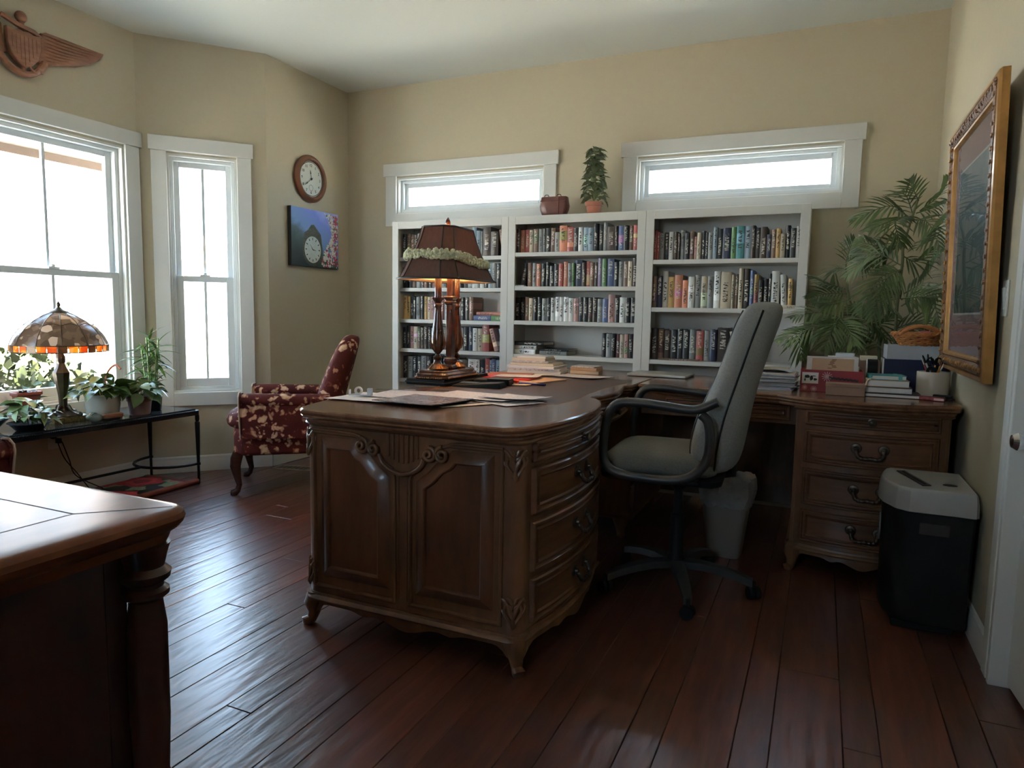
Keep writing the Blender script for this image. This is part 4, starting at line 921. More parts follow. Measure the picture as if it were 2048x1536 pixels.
# back: profile (x front, x rear, z, halfwidth)
BPn = [(.070,.175,.50,.16),(.055,.225,.53,.20),(.050,.240,.60,.225),(.062,.252,.68,.235),(.088,.264,.76,.235),(.122,.280,.84,.232),(.150,.300,.92,.225),(.172,.322,1.00,.215),(.190,.342,1.06,.205),(.212,.352,1.11,.185),(.248,.345,1.145,.145)]
m = MB(); n = 20; vs = []
for xf, xr, z, hw in BPn:
    xm = (xf+xr)/2; tk = (xr-xf)/2
    for k in range(n):
        a = 2*PI*k/n; c, s_ = math.cos(a), math.sin(a); e = .62
        vs.append((xm+tk*math.copysign(abs(c)**e, c)+.018*(abs(s_)**2)*(-1), hw*math.copysign(abs(s_)**e, s_), z))
fs = [(i*n+k, i*n+(k+1) % n, (i+1)*n+(k+1) % n, (i+1)*n+k) for i in range(len(BPn)-1) for k in range(n)]+[tuple(reversed(range(n))), tuple(range((len(BPn)-1)*n, len(BPn)*n))]
m.add(vs, fs); bk = m.build('backrest', MT['gfab'], oc, 75)
sb = bk.modifiers.new('soft', 'SUBSURF'); sb.levels = 1; sb.render_levels = 2
for sg in (-1, 1):
    m = MB(); m.tube(cat_rom([(lerp(xf, xr, .62)-.015, sg*(hw*.985), z) for xf, xr, z, hw in BPn[:-1]], 4), .004, 6); m.build('seam', MT['black'], bk, 60)
    m = MB(); m.tube(cat_rom([(xf-.002+.004, sg*hw*.62, z) for xf, xr, z, hw in BPn[1:-1]], 4), .0028, 6); m.build('seam', MT['dgrey'], bk, 60)
    y = sg*.285
    m = MB(); lp_ = [(.100,.745),(.125,.72),(.135,.66),(.125,.58),(.075,.520),(0,.500),(-.10,.500),(-.18,.508),(-.225,.530),(-.243,.575),(-.240,.66),(-.225,.73),(-.19,.766),(-.12,.772),(-.02,.765),(.06,.758),(.10,.765),(.155,.792)]
    pts = cat_rom([(x, y, z) for x, z in lp_], 4); m.tube(pts, .017, 8, flat=1.25); am = m.build('armrest', MT['dgrey'], oc, 60)
    m = MB(); m.box(-.02, .10, min(y, sg*.10), max(y, sg*.10), .488, .502); m.build('bracket', MT['black'], am, 0, .004)
m = MB(); m.tube([(.10,0,.47),(.20,0,.49),(.195,0,.55),(.20,0,.62)], [.022,.022,.02,.016], 8, flat=1.6); m.build('back_bracket', MT['black'], oc)

# ---------------------------------------------------------------- waste bin
wb = empty('waste_bin', (-.350, 3.205, 0), math.radians(-4), 'small taupe waste bin lined with a clear bag under the return desk', 'bin')
def rr4(w, d, r, n=5): return arc(w-r, -d+r, r, -90, 0, n)+arc(w-r, d-r, r, 0, 90, n)+arc(-w+r, d-r, r, 90, 180, n)+arc(-w+r, -d+r, r, 180, 270, n)
m = MB(); H_ = .345; vs = []; rings = [(0,.070,.056),(.005,.072,.058),(H_-.03,.106,.085),(H_-.028,.112,.090),(H_,.113,.091),(H_,.106,.085),(.02,.068,.054)]; n = None
for z, w, d in rings:
    P = rr4(w, d, .03); n = len(P); vs += [(p[0], p[1], z) for p in P]
m.add(vs, [(i*n+k, i*n+(k+1) % n, (i+1)*n+(k+1) % n, (i+1)*n+k) for i in range(len(rings)-1) for k in range(n)]+[tuple(reversed(range(n))), tuple(range((len(rings)-1)*n, len(rings)*n))])
m.build('bin_body', plain('taupe_plastic', (.24,.21,.18), .5, var=.04), wb, 45)
bagm = plain('milky_bag', (.42,.41,.40), .3, var=.15, scale=30, bmp=.8); b_ = bagm.node_tree.nodes['Principled BSDF']; b_.inputs['Alpha'].default_value = .78
m = MB(); rnd = random.Random(2); nn = 48; vs = []
for j, (z, w, d, cr) in enumerate(((.235,.107,.088,.004),(.27,.117,.097,.006),(.31,.124,.103,.007),(.358,.124,.102,.006),(.372,.118,.096,.004),(.340,.100,.081,.003),(.29,.094,.075,.006))):
    for k in range(nn):
        a = 2*PI*k/nn; q = abs(math.cos(a))**4+abs(math.sin(a))**4; s_ = q**-.25; vs.append((w*s_*math.cos(a)*.98+rnd.gauss(0, cr*.5), d*s_*math.sin(a)*.98+rnd.gauss(0, cr*.5), z+rnd.gauss(0, cr*1.2)))
m.add(vs, [(i*nn+k, i*nn+(k+1) % nn, (i+1)*nn+(k+1) % nn, (i+1)*nn+k) for i in range(6) for k in range(nn)]); m.build('bag_liner', bagm, wb, 25)

# ---------------------------------------------------------------- paper shredder
sd = empty('paper_shredder', (.375, 2.845, 0), math.radians(0), 'black and silver paper shredder on the floor beside the wall', 'shredder')
ff = lambda w0, w1, d0, d1, ex: [(w1-.01, -d0), (w1, -d0+.01), (w1, d1-.01), (w1-.01, d1)]+[(-w0+.02, d1), (-w0-.0+.0, d1-.03)]+[(-w0-ex*math.sin(PI*k/6), lerp(d1-.03, -d0+.06, k/6)) for k in range(1, 6)]+[(-w0+.02, -d0+.03), (-w0+.06, -d0+.002)]
Pb = ff(.115, .135, .175, .165, .018); Pt = ff(.125, .140, .185, .175, .022)
m = MB(); m.slab(Pb, [(.012,.03),(.006,.04),(.004,.25),(0,.425),(.004,.43)]); m.build('bin', MT['black'], sd, 35)
m = MB(); m.box(-.09,.10,-.14,.13,.0,.03); m.build('caster_base', MT['black'], sd, 0, .004)
m = MB(); m.slab(Pt, [(.010,.427),(0,.432),(.002,.475),(.006,.500),(.009,.508),(.012,.512)]); hd = m.build('head', MT['silver'], sd, 30)
m = MB(); m.slab([(-.085,.10),(-.055,.12),(.005,-.11),(-.025,-.125)][::-1], [(0,.5125),(0,.516)]); m.build('slot_plate', MT['dgrey'], hd, 0, .002)
m = MB(); m.slab([(-.068,.095),(-.060,.10),(-.008,-.10),(-.016,-.105)][::-1], [(0,.5155),(0,.5165)]); m.build('feed_slot', MT['gap'], hd, 0)
m = MB(); m.lathe([(.017,.5125),(.017,.515),(.012,.517),(.001,.517)], (.065,-.075,0), 16, 1.3, .7); m.build('switch', MT['dgrey'], hd)
m = MB(); m.slab([(-.03,-.1785),(.06,-.1785),(.06,-.172),(-.03,-.172)], [(0,.355),(0,.395)]); m.build('hand_grip', MT['dgrey'], sd, 0, .002)
m = MB(lambda v: Vector((-.1395+v.z*.5, -.03+v.x, .33+v.y))); m.slab(arc(0,0,.028,0,360,18,.052)[:-1], [(0,-.004),(0,.006)]); m.build('viewing_window', plain('smoked_window', (.16,.17,.17), .15), sd, 30)

# ---------------------------------------------------------------- floral armchairs
def fabric_mat():
    m_, nt, b, _ = newmat('floral_tapestry'); tcn = N(nt, 'ShaderNodeTexCoord')
    nz = noise(nt, 9, 3, .6); mx = N(nt, 'ShaderNodeMix', data_type='RGBA'); mx.inputs[0].default_value = .10; nt.links.new(tcn.outputs['Object'], mx.inputs[6]); nt.links.new(nz.outputs[1], mx.inputs[7])
    vo = N(nt, 'ShaderNodeTexVoronoi'); vo.inputs['Scale'].default_value = 20; nt.links.new(mx.outputs[2], vo.inputs['Vector'])
    v2 = N(nt, 'ShaderNodeTexVoronoi'); v2.inputs['Scale'].default_value = 42; nt.links.new(mx.outputs[2], v2.inputs['Vector'])
    ad = N(nt, 'ShaderNodeMath', operation='MULTIPLY_ADD'); nt.links.new(v2.outputs['Distance'], ad.inputs[0]); ad.inputs[1].default_value = .55; nt.links.new(vo.outputs['Distance'], ad.inputs[2])
    r1 = ramp(nt, ad.outputs[0], [(.48, (.66,.46,.29)), (.64, (.50,.29,.18)), (.69, (.17,.035,.026)), (.77, (.075,.010,.009))])
    n2 = noise(nt, 5, 2); r2 = ramp(nt, n2.outputs[0], [(.44, (0,0,0)), (.56, (1,1,1))])
    m2 = N(nt, 'ShaderNodeMix', data_type='RGBA'); nt.links.new(r2.outputs[0], m2.inputs[0]); nt.links.new(r1.outputs[0], m2.inputs[6])
    r3 = ramp(nt, ad.outputs[0], [(.42, (.50,.30,.17)), (.56, (.20,.05,.035)), (.68, (.08,.012,.010))]); nt.links.new(r3.outputs[0], m2.inputs[7])
    nt.links.new(m2.outputs[2], b.inputs['Base Color']); b.inputs['Roughness'].default_value = .75; b.inputs['Specular IOR Level'].default_value = .2
    n3 = noise(nt, 300, 1); bump(nt, b, n3.outputs[0], .2); return m_
MT['floral'] = fabric_mat(); MT['legw'] = wood('dark_mahogany_leg', (.025,.008,.006), (.07,.025,.016), rough=.2)
def soft(o, l=2):
    s_ = o.modifiers.new('soft', 'SUBSURF'); s_.levels = 1; s_.render_levels = l; return o
def armchair(loc, rz, label):
    # local: front faces -x; origin at the middle of the front feet line; width along y
    t = empty('floral_armchair', loc, rz, label, 'armchair', 'floral armchairs by the window table')
    W2 = .27
    P = arc(.04, -W2+.05, .05, 270, 180, 4)[::-1] if False else None
    body = [(-.025,-.22),(.03,-W2-.005),(.55,-W2+.03),(.60,-W2+.08),(.60,W2-.08),(.55,W2-.03),(.03,W2+.005),(-.025,.22),(-.045,.1),(-.05,0),(-.045,-.1)]
    m = MB(); m.slab(body, [(.02,.235),(0,.245),(0,.36),(.01,.385)]); m.build('seat_base', MT['floral'], t, 40, .01)
    m = MB(); cs_ = [(-.035,-.20),(.0,-.225),(.44,-.215),(.47,-.19),(.47,.19),(.44,.215),(.0,.225),(-.035,.20),(-.085,.12),(-.10,0),(-.085,-.12)]
    m = crown(cs_, [(.05,.375),(.01,.385),(-.004,.415),(.006,.455),(.04,.485),(.11,.498),(.18,.50)]); soft(m.build('seat_cushion', MT['floral'], t, 70), 1)
    for sg in (-1, 1):
        # rolled arm: scroll section swept front to back, rising a little
        m = MB(); sec = []
        n = 18
        for k in range(n):
            a = 2*PI*k/n; sec.append((.050*math.cos(a)*(1.0), .040*math.sin(a)))
        pts = [(.030,.560,.95),(.10,.560,1),(.25,.556,1),(.42,.556,.95),(.52,.56,.85)]
        vs = []
        for x, z, s_ in pts:
            for c, d in sec: vs.append((x, sg*(.262+c*s_), z+d*s_))
        m.add(vs, [(i*n+k, i*n+(k+1) % n, (i+1)*n+(k+1) % n, (i+1)*n+k) for i in range(len(pts)-1) for k in range(n)]+[tuple(range(n)), tuple(range((len(pts)-1)*n, len(pts)*n))])
        m.box(.034, .53, sg*.262-.036, sg*.262+.036, .34, .575); arm = m.build('arm', MT['floral'], t, 50)
        m = MB(); q = [(-.046,.585),(-.02,.605),(.02,.605),(.046,.585),(.050,.555),(.040,.52),(.028,.46),(.014,.39),(.004,.335)]
        q = q+[(-x, z) for x, z in reversed(q[:-1])][0:0]
        left = [(-.046,.585),(-.050,.555),(-.040,.52),(-.028,.46),(-.014,.39),(.0,.335)]
        ring = [(.0,.335),(.014,.39),(.028,.46),(.040,.52),(.050,.555),(.046,.585),(.02,.603),(-.02,.603),(-.046,.585),(-.050,.555),(-.040,.52),(-.028,.46),(-.014,.39)]
        m.add([(.034, sg*.262+a, b) for a, b in ring]+[(.018, sg*.262+a*.95, b*.99+.005) for a, b in ring], [(k, (k+1) % 13, (k+1) % 13+13, k+13) for k in range(13)]+[tuple(range(13, 26))]); m.build('arm_front', MT['floral'], arm, 40, .004)
        m = MB(); m.tube([(.018, sg*.262+a, b) for a, b in ring], .0045, 6, closed=True); m.build('welt', plain('pale_welt', (.50,.36,.25), .8) if 'welt' not in MT else MT['welt'], arm)
    bkp = [(.40,.565,.42,.235),(.42,.595,.50,.245),(.44,.612,.58,.247),(.468,.634,.66,.244),(.500,.656,.74,.238),(.535,.678,.82,.226),(.572,.694,.89,.20),(.615,.694,.935,.14)]
    m = MB(); n = 20; vs = []
    for xf, xr, z, hw in bkp:
        xm = (xf+xr)/2; tk = (xr-xf)/2
        for k in range(n):
            a = 2*PI*k/n; c, s_ = math.cos(a), math.sin(a); e = .6; vs.append((xm+tk*math.copysign(abs(c)**e, c)-.02*s_*s_, hw*math.copysign(abs(s_)**e, s_), z))
    m.add(vs, [(i*n+k, i*n+(k+1) % n, (i+1)*n+(k+1) % n, (i+1)*n+k) for i in range(len(bkp)-1) for k in range(n)]+[tuple(reversed(range(n))), tuple(range((len(bkp)-1)*n, len(bkp)*n))])
    soft(m.build('backrest', MT['floral'], t, 75))
    for sg in (-1, 1):
        m = MB(); y = sg*.235
        m.tube([(0,y,.25),(-.012,y,.215),(-.018,y,.17),(-.008,y,.11),(.002,y,.06),(-.008,y,.028),(-.028,y,.016),(-.030,y,0)], [.030,.033,.030,.021,.016,.017,.024,.019], 12); m.build('front_leg', MT['legw'], t, 60)
        m = MB(); m.tube([(.55,y*.9,.25),(.56,y*.9,.15),(.60,y*.9,0)], [.024,.02,.014], 8); m.build('rear_leg', MT['legw'], t, 60)
    return t
MT['welt'] = plain('pale_welt', (.50,.36,.25), .8)
armchair((-3.19, 3.12, 0), math.atan2(.6, .8), 'floral maroon and cream armchair between the window table and desk')
armchair((-2.925, 1.50, 0), -PI/2, 'floral armchair mostly out of view, its seat edge beside the window table')
# ---------------------------------------------------------------- desk lamp with three posts
def glow_mat(name, col, tr, rough=.7, trans=.35):
    m_ = bpy.data.materials.new(name); m_.use_nodes = True; nt = m_.node_tree; nt.nodes.clear(); out = N(nt, 'ShaderNodeOutputMaterial')
    d = N(nt, 'ShaderNodeBsdfDiffuse'); t = N(nt, 'ShaderNodeBsdfTranslucent'); mx = N(nt, 'ShaderNodeMixShader'); mx.inputs[0].default_value = trans
    nz = noise(nt, 90, 2, mapping=(1, 1, .15)); r = ramp(nt, nz.outputs[0], [(.3, tuple(c*.8 for c in col)), (.7, col)]); nt.links.new(r.outputs[0], d.inputs[0]); t.inputs[0].default_value = (*tr, 1)
    nt.links.new(d.outputs[0], mx.inputs[1]); nt.links.new(t.outputs[0], mx.inputs[2]); nt.links.new(mx.outputs[0], out.inputs[0]); return m_
MT['shade'] = glow_mat('brown_silk', (.13,.085,.075), (.50,.24,.13), trans=.06)
MT['lining'] = glow_mat('cream_lining', (.74,.58,.42), (.6,.4,.25), trans=.08)
MT['trimb'] = plain('dark_braid', (.035,.025,.022), .6)
MT['lampw'] = wood('lamp_mahogany', (.030,.010,.007), (.10,.035,.020), (3,3,3), .18, 8, .6, .05)
MT['bronze'] = plain('antique_bronze', (.20,.10,.045), .35, .6, .35, 40, .3)
lp = empty('triple_post_lamp', (-1.585, 2.79, TZ+.030), 0, 'tall three-post table lamp with brown panelled shade on the desk', 'lamp')
def octr(a, b, c): return [(a-c,-b),(a,-b+c),(a,b-c),(a-c,b),(-a+c,b),(-a,b-c),(-a,-b+c),(-a+c,-b)]
m = MB(); m.slab(octr(.088,.165,.022), [(.0,0),(0,.008),(.006,.012),(.004,.018),(.016,.026),(.016,.032),(.022,.036)]); m.build('base', MT['lampw'], lp, 25, .0015)
m = MB()
for i in range(30):
    m.ball((.088, -.14+i*.0097, .004), .004, 6, 4); 
for i in range(15): m.ball((-.066+i*.0095, -.166, .004), .004, 6, 4)
m.build('beading', MT['bronze'], lp, 60)
turned = [(.045,.036),(.046,.042),(.038,.050),(.026,.060),(.018,.072),(.015,.080),(.020,.086),(.021,.094),(.014,.100),(.010,.108),(.016,.116),(.026,.130),(.031,.150),(.031,.175),(.026,.215),(.020,.26),(.016,.30),(.015,.318),(.018,.323),(.018,.330),(.014,.336),(.018,.346),(.026,.356),(.028,.362),(.012,.364)]
for y in (-.085, .085):
    m = MB(); m.lathe(turned, (0, y, 0), 22); po = m.build('turned_post', MT['lampw'], lp, 45)
    m = MB(); m.lathe([(.047,.036),(.048,.043),(.038,.052),(.026,.062)], (0, y, 0), 22, cap=False)
    for k in range(10):
        a = k*PI/5; m.tube([(.046*math.cos(a), y+.046*math.sin(a), .040),(.030*math.cos(a), y+.030*math.sin(a), .060)], [.006,.003], 5)
    m.build('gilt_foot', MT['bronze'], po)
    m = MB()
    for k in range(8):
        a = k*PI/4; m.tube([(.027*math.cos(a), y+.027*math.sin(a), .128),(.033*math.cos(a), y+.033*math.sin(a), .158),(.027*math.cos(a), y+.027*math.sin(a), .20)], [.002,.0055,.001], 5)
    m.build('carved_leaf', MT['bronze'], po)
    m = MB(); m.lathe([(.016,.362),(.016,.47),(.012,.474)], (0, y, 0), 16); m.build('candle_sleeve', MT['lampw'], po, 45)
m = MB(); s4 = [(.016,-.016),(.016,.016),(-.016,.016),(-.016,-.016)]; X0 = .018
q = [(p[0]+X0, p[1]) for p in s4]
m.slab(q, [(-.008,.036),(-.008,.050),(-.002,.056),(-.008,.072),(-.006,.082),(.002,.090),(0,.10),(0,.330),(-.006,.338),(-.006,.346),(0,.350),(-.008,.362),(-.008,.368),(.002,.370),(.002,.47)]); m.build('square_post', MT['lampw'], lp, 20, .0015)
# shade: eight-sided, flaring
sec = [(.442,.160,.240,.062),(.45,.149,.228,.058),(.50,.128,.203,.050),(.56,.108,.172,.043),(.62,.092,.145,.038),(.675,.082,.125,.034)]
secz = [(z, octr(a, b, c)) for z, a, b, c in sec]
m = MB(); m.add([(x, y, z) for z, P in secz for x, y in P], [(i*8+k, i*8+(k+1) % 8, (i+1)*8+(k+1) % 8, (i+1)*8+k) for i in range(len(sec)-1) for k in range(8)])
sh_ = m.build('shade', MT['shade'], lp, 25)
m = MB(); m.add([(x*.975, y*.982, z) for z, P in secz for x, y in P], [(i*8+k, (i+1)*8+k, (i+1)*8+(k+1) % 8, i*8+(k+1) % 8) for i in range(len(sec)-1) for k in range(8)]); m.build('lining', MT['lining'], sh_, 25)
m = MB()
for k in range(8): m.tube([(P[k][0], P[k][1], z) for z, P in secz], .0032, 6)
for z, P in (secz[0], secz[-1]): m.tube([(x, y, z) for x, y in P], .0042, 6, closed=True)
m.build('braid_trim', MT['trimb'], sh_, 60)
m = MB(); m.tube([(-.07,0,.668),(.07,0,.668)], .0025, 6); m.tube([(0,-.11,.668),(0,.11,.668)], .0025, 6); m.tube([(0,0,.47),(0,0,.70)], .004, 8); m.build('harp', MT['bronze'], lp)
m = MB(); m.lathe([(.008,.672),(.010,.680),(.006,.684),(.011,.695),(.012,.706),(.009,.716),(.004,.724),(.001,.728)], n=16); m.build('finial', MT['lampw'], lp)
for y in (-.05, .05):
    m = MB(); m.lathe([(.010,.47),(.012,.485),(.020,.505),(.026,.53),(.024,.55),(.012,.568),(.001,.573)], (0, y, 0), 16)
    em_, nt, bs, _ = newmat('lit_bulb'); bs.inputs['Emission Color'].default_value = (1, .62, .30, 1); bs.inputs['Emission Strength'].default_value = 12; m.build('bulb', em_, lp)
pl_ = bpy.data.lights.new('lamp_light', 'POINT'); pl_.energy = 3.8; pl_.color = (1, .60, .30); pl_.shadow_soft_size = .03
po_ = bpy.data.objects.new('lamp_light', pl_); COL.objects.link(po_); po_.parent = lp; po_.location = (0, 0, .60)
# flower garland round the shade
MT['petal'] = plain('cream_petal', (.78,.76,.52), .8, 0, .2, 60)
gl_ = empty('flower_garland', (-1.585, 2.79, TZ+.030), 0, 'garland of cream cloth flowers tied round the brown lampshade', 'garland')
rnd = random.Random(6)
def blossom_mesh():
    m = MB()
    for k in range(9):
        a = 2*PI*k/9; t = .9 if k % 2 else .35
        c = Vector((.0065*math.cos(a), .0065*math.sin(a)*1.0, .006*(t-.5)))
        m.ball(c, .0055, 6, 4, (1, 1, .8))
    m.ball((0,0,.003), .006, 6, 4); o = m.build('x', MT['petal'], smooth=80); me = o.data; bpy.data.objects.remove(o); me.name = 'blossom'; return me
bm_ = blossom_mesh()
P_ = octr(.128,.194,.050)
per = []; 
for k in range(8):
    a, b = Vector(P_[k]), Vector(P_[(k+1) % 8]); n = max(2, int((b-a).length/.0200))
    per += [a.lerp(b, i/n) for i in range(n)]
for i, p in enumerate(per):
    z = .540+.016*math.cos(math.atan2(p.y, p.x)+1.9)-.006
    for dz in (-.007, .008):
        link('blossom', bm_, gl_, loc=(p.x+rnd.uniform(-.002,.002), p.y+rnd.uniform(-.002,.002), z+dz+rnd.uniform(-.003,.003)), rot=(rnd.uniform(0,6), rnd.uniform(0,6), rnd.uniform(0,6)), scale=(1.55,1.55,1.55))

# ---------------------------------------------------------------- small shapes lying on the desks
def on(name, label, cat, x, y, z, rz=0, group=None): return empty(name, (x, y, z), rz, label, cat, group)
def sheet(x, y, w, d, rz, z, label, mat='paper', curl=.002, name='paper_sheet', cat='paper', group='papers on the executive desk', t=.0006):
    m = MB(); n = 7; f = lambda i, j: (lerp(-w/2, w/2, i/n), lerp(-d/2, d/2, j/n), .0003+curl*(((i/n)**3)*1.2+((1-j/n)**4)*1.0+.3*math.sin(i*1.7+j*2.1)**2))
    v = [f(i, j) for j in range(n+1) for i in range(n+1)]; N1 = n+1; tot = N1*N1
    m.add(v+[(a, b, c+t) for a, b, c in v], [(j*N1+i, (j+1)*N1+i, (j+1)*N1+i+1, j*N1+i+1) for j in range(n) for i in range(n)]+[(tot+j*N1+i, tot+j*N1+i+1, tot+(j+1)*N1+i+1, tot+(j+1)*N1+i) for j in range(n) for i in range(n)]
       +[(i, i+1, tot+i+1, tot+i) for i in range(n)]+[(n*N1+i+1, n*N1+i, tot+n*N1+i, tot+n*N1+i+1) for i in range(n)]+[((i+1)*N1, i*N1, tot+i*N1, tot+(i+1)*N1) for i in range(n)]+[(i*N1+n, (i+1)*N1+n, tot+(i+1)*N1+n, tot+i*N1+n) for i in range(n)])
    o = m.build(name, MT[mat] if isinstance(mat, str) else mat, None, 60, loc=(x, y, z), rot=(0, 0, rz)); return tag(o, label, cat, group)
DZ = TZ+.0006
def printed_mat(name, base, ink, sc=60, th=.56):
    m_, nt, b, _ = newmat(name); nz = noise(nt, sc, 2, .5, mapping=(1,4,1)); r = ramp(nt, nz.outputs[0], [(th-.02, base), (th+.02, ink)]); nt.links.new(r.outputs[0], b.inputs['Base Color']); b.inputs['Roughness'].default_value = .6; return m_
MT['letter'] = printed_mat('printed_letter', (.74,.68,.66), (.50,.47,.50))
MT['photo'] = plain('glossy_magazine_cover', (.12,.10,.12), .25, 0, .0, 22); 
nt_ = MT['photo'].node_tree; rr_ = [n for n in nt_.nodes if n.type == 'VALTORGB'][0]; 
for p_, c_ in ((.38, (.03,.02,.03)), (.46, (.28,.28,.36)), (.52, (.20,.10,.05)), (.60, (.35,.30,.36))): e_ = rr_.color_ramp.elements.new(p_); e_.color = (*c_, 1)
sheet(-1.43, 2.14, .46, .26, .05, DZ, 'large white paper sheet at the corner of the desk nearest the armchair', 'paper', .004)
sheet(-1.39, 2.28, .42, .26, .12, DZ+.0012, 'printed white sheet spread across the desk under the tape', 'letter', .003)
sheet(-1.20, 2.36, .36, .22, -.12, DZ+.0032, 'printed sheet lying past the magazine towards the leather', 'letter', .003)
sheet(-1.045, 2.36, .22, .18, -.25, DZ+.0062, 'folded printed letter at the desk edge nearest the office chair', 'letter', .006)
sheet(-1.06, 2.30, .24, .18, -.45, DZ+.0001, 'thin sheet showing from beneath the folded letter', 'paper', .001)
sheet(-1.29, 2.10, .27, .24, -.12, DZ+.0082, 'glossy magazine with a dark picture cover on the papers', 'photo', .003, 'magazine', 'magazine', None, .003)
sheet(-1.13, 2.12, .20, .04, 1.0, DZ+.0006, 'narrow cream strip of paper beside the magazine', 'cream', .001)
gs = on('tape_dispenser', 'clear plastic tape dispenser standing on the white papers', 'tape', -1.585, 2.13, DZ+.0062, .3)
clear = glass_mat('clear_plastic', (.86,.88,.9)); 
m = MB(); m.box(-.045,.045,-.009,.009,0,.004); m.box(-.045,-.041,-.009,.009,0,.022); m.box(.028,.045,-.009,.009,0,.028); m.build('body', MT['bluepaper'], gs, 0, .001)
m = MB(lambda v: Vector((v.x-.008, v.z, v.y+.018))); m.lathe([(.009,-.006),(.015,-.006),(.015,.006),(.009,.006)], n=20, cap=False); m.build('tape_roll', MT['paper'], gs)
# ruler-like clear stand beside
m_ = on('clear_ruler', 'clear plastic ruler lying over the papers beside the tape', 'ruler', -1.50, 2.36, DZ+.0075, .35); mm = MB(); mm.box(-.15,.15,-.014,.014,0,.003); mm.build('blade', clear, m_, 0); mm = MB(); [mm.box(-.145+i*.01,-.1445+i*.01,-.014,-.008,.003,.0034) for i in range(29)]; mm.build('marks', MT['ink'], m_, 0)
# black portfolio under the lamp, phone cradle and black wallet in front of it
def soft_box(name, par, x0, x1, y0, y1, z0, z1, mat, bev=.004): m = MB(); m.box(x0, x1, y0, y1, z0, z1); return m.build(name, mat, par, 0, bev)
pf_ = on('black_laptop_stand', 'flat black case under the tall desk lamp', 'case', -1.600, 2.84, TZ+.0006, .0)
soft_box('shell', pf_, -.105,.095,-.215,.225,0,.028, MT['black'], .006); soft_box('edge_band', pf_, -.108,.098,-.218,.228,.010,.016, MT['dgrey'], .002)
cr_ = on('card_reader', 'black card reader with a sloping top in front of the lamp', 'device', -1.375, 2.70, TZ+.0006, .12)
m = MB(); m.add([(-.11,-.05,0),(.12,-.05,0),(.12,.05,0),(-.11,.05,0),(-.10,-.045,.010),(.11,-.045,.024),(.11,.045,.024),(-.10,.045,.010)], [(0,3,2,1),(4,5,6,7),(0,1,5,4),(1,2,6,5),(2,3,7,6),(3,0,4,7)]); m.build('body', MT['black'], cr_, 0, .003)
m = MB(); m.box(-.08,.0,-.03,.03,.0145,.0185); m.build('screen', MT['dgrey'], cr_, 0)
wl_ = on('black_wallet', 'thick black wallet lying behind the card reader', 'wallet', -1.36, 2.83, TZ+.0006, .15); soft_box('cover', wl_, -.085,.085,-.045,.045,0,.026, MT['black'], .008); soft_box('flap', wl_, -.02,.085,-.047,.047,.026,.030, MT['dgrey'], .002)
# red folders, envelope, pens
MT['redf'] = plain('red_plastic_folder', (.62,.035,.03), .3, 0, .06); MT['manila'] = plain('manila_folder', (.60,.38,.24), .6, 0, .06)
def slabthing(name, label, cat, x, y, z, rz, w, d, h, mat, grp=None, bev=.001, extra=None):
    t = on(name, label, cat, x, y, z, rz, grp); soft_box('cover', t, -w/2, w/2, -d/2, d/2, 0, h, mat, bev)
    if extra: soft_box('pages', t, -w/2+.003, w/2-.003, -d/2+.003, d/2-.003, h*.15, h*.85, extra, 0)
    return t
slabthing('folder', 'manila folder beneath the red one, in the middle of the desk', 'folder', -1.33, 3.12, TZ+.0006, -.25, .33, .25, .006, MT['manila'], 'folders on the desk')
slabthing('folder', 'bright red folder lying slanted on the manila folder', 'folder', -1.42, 3.10, TZ+.0068, .10, .30, .20, .008, MT['redf'], 'folders on the desk')
slabthing('folder', 'orange folder lying behind the red folder by the lamp', 'folder', -1.50, 3.30, TZ+.0006, .2, .24, .20, .006, plain('orange_folder', (.50,.12,.04), .5), 'folders on the desk')
sheet(-1.37, 3.13, .22, .16, .2, TZ+.0152, 'white sheet on top of the red folder', 'letter', .002)
sheet(-1.30, 2.88, .20, .12, .05, DZ, 'pale envelope partly under the red folder', 'cream', .002, 'envelope', 'envelope')
rp_ = on('red_marker', 'red marker pen lying across the envelope by the folder', 'pen', -1.34, 2.925, TZ+.014, -.45); m = MB(lambda v: Vector((v.z, v.y, v.x))); m.lathe([(.004,-.085),(.008,-.08),(.008,.04),(.009,.042),(.009,.08),(.005,.085)], n=12); m.build('barrel', MT['redf'], rp_)
bp_ = on('blue_pen', 'blue ballpoint pen lying on the desk in front of the folders', 'pen', -1.205, 2.905, TZ+.0062, -.12); m = MB(lambda v: Vector((v.z, v.y, v.x))); m.lathe([(.001,-.075),(.004,-.065),(.005,-.05),(.0055,.03)], n=10); m.build('barrel', plain('blue_plastic', (.03,.04,.25), .3), bp_); m = MB(lambda v: Vector((v.z, v.y, v.x))); m.lathe([(.006,.03),(.006,.07),(.004,.075)], n=10); m.box(.006,.0075,-.001,.001,.035,.065); m.build('cap', plain('navy_plastic', (.02,.025,.12), .3), bp_)
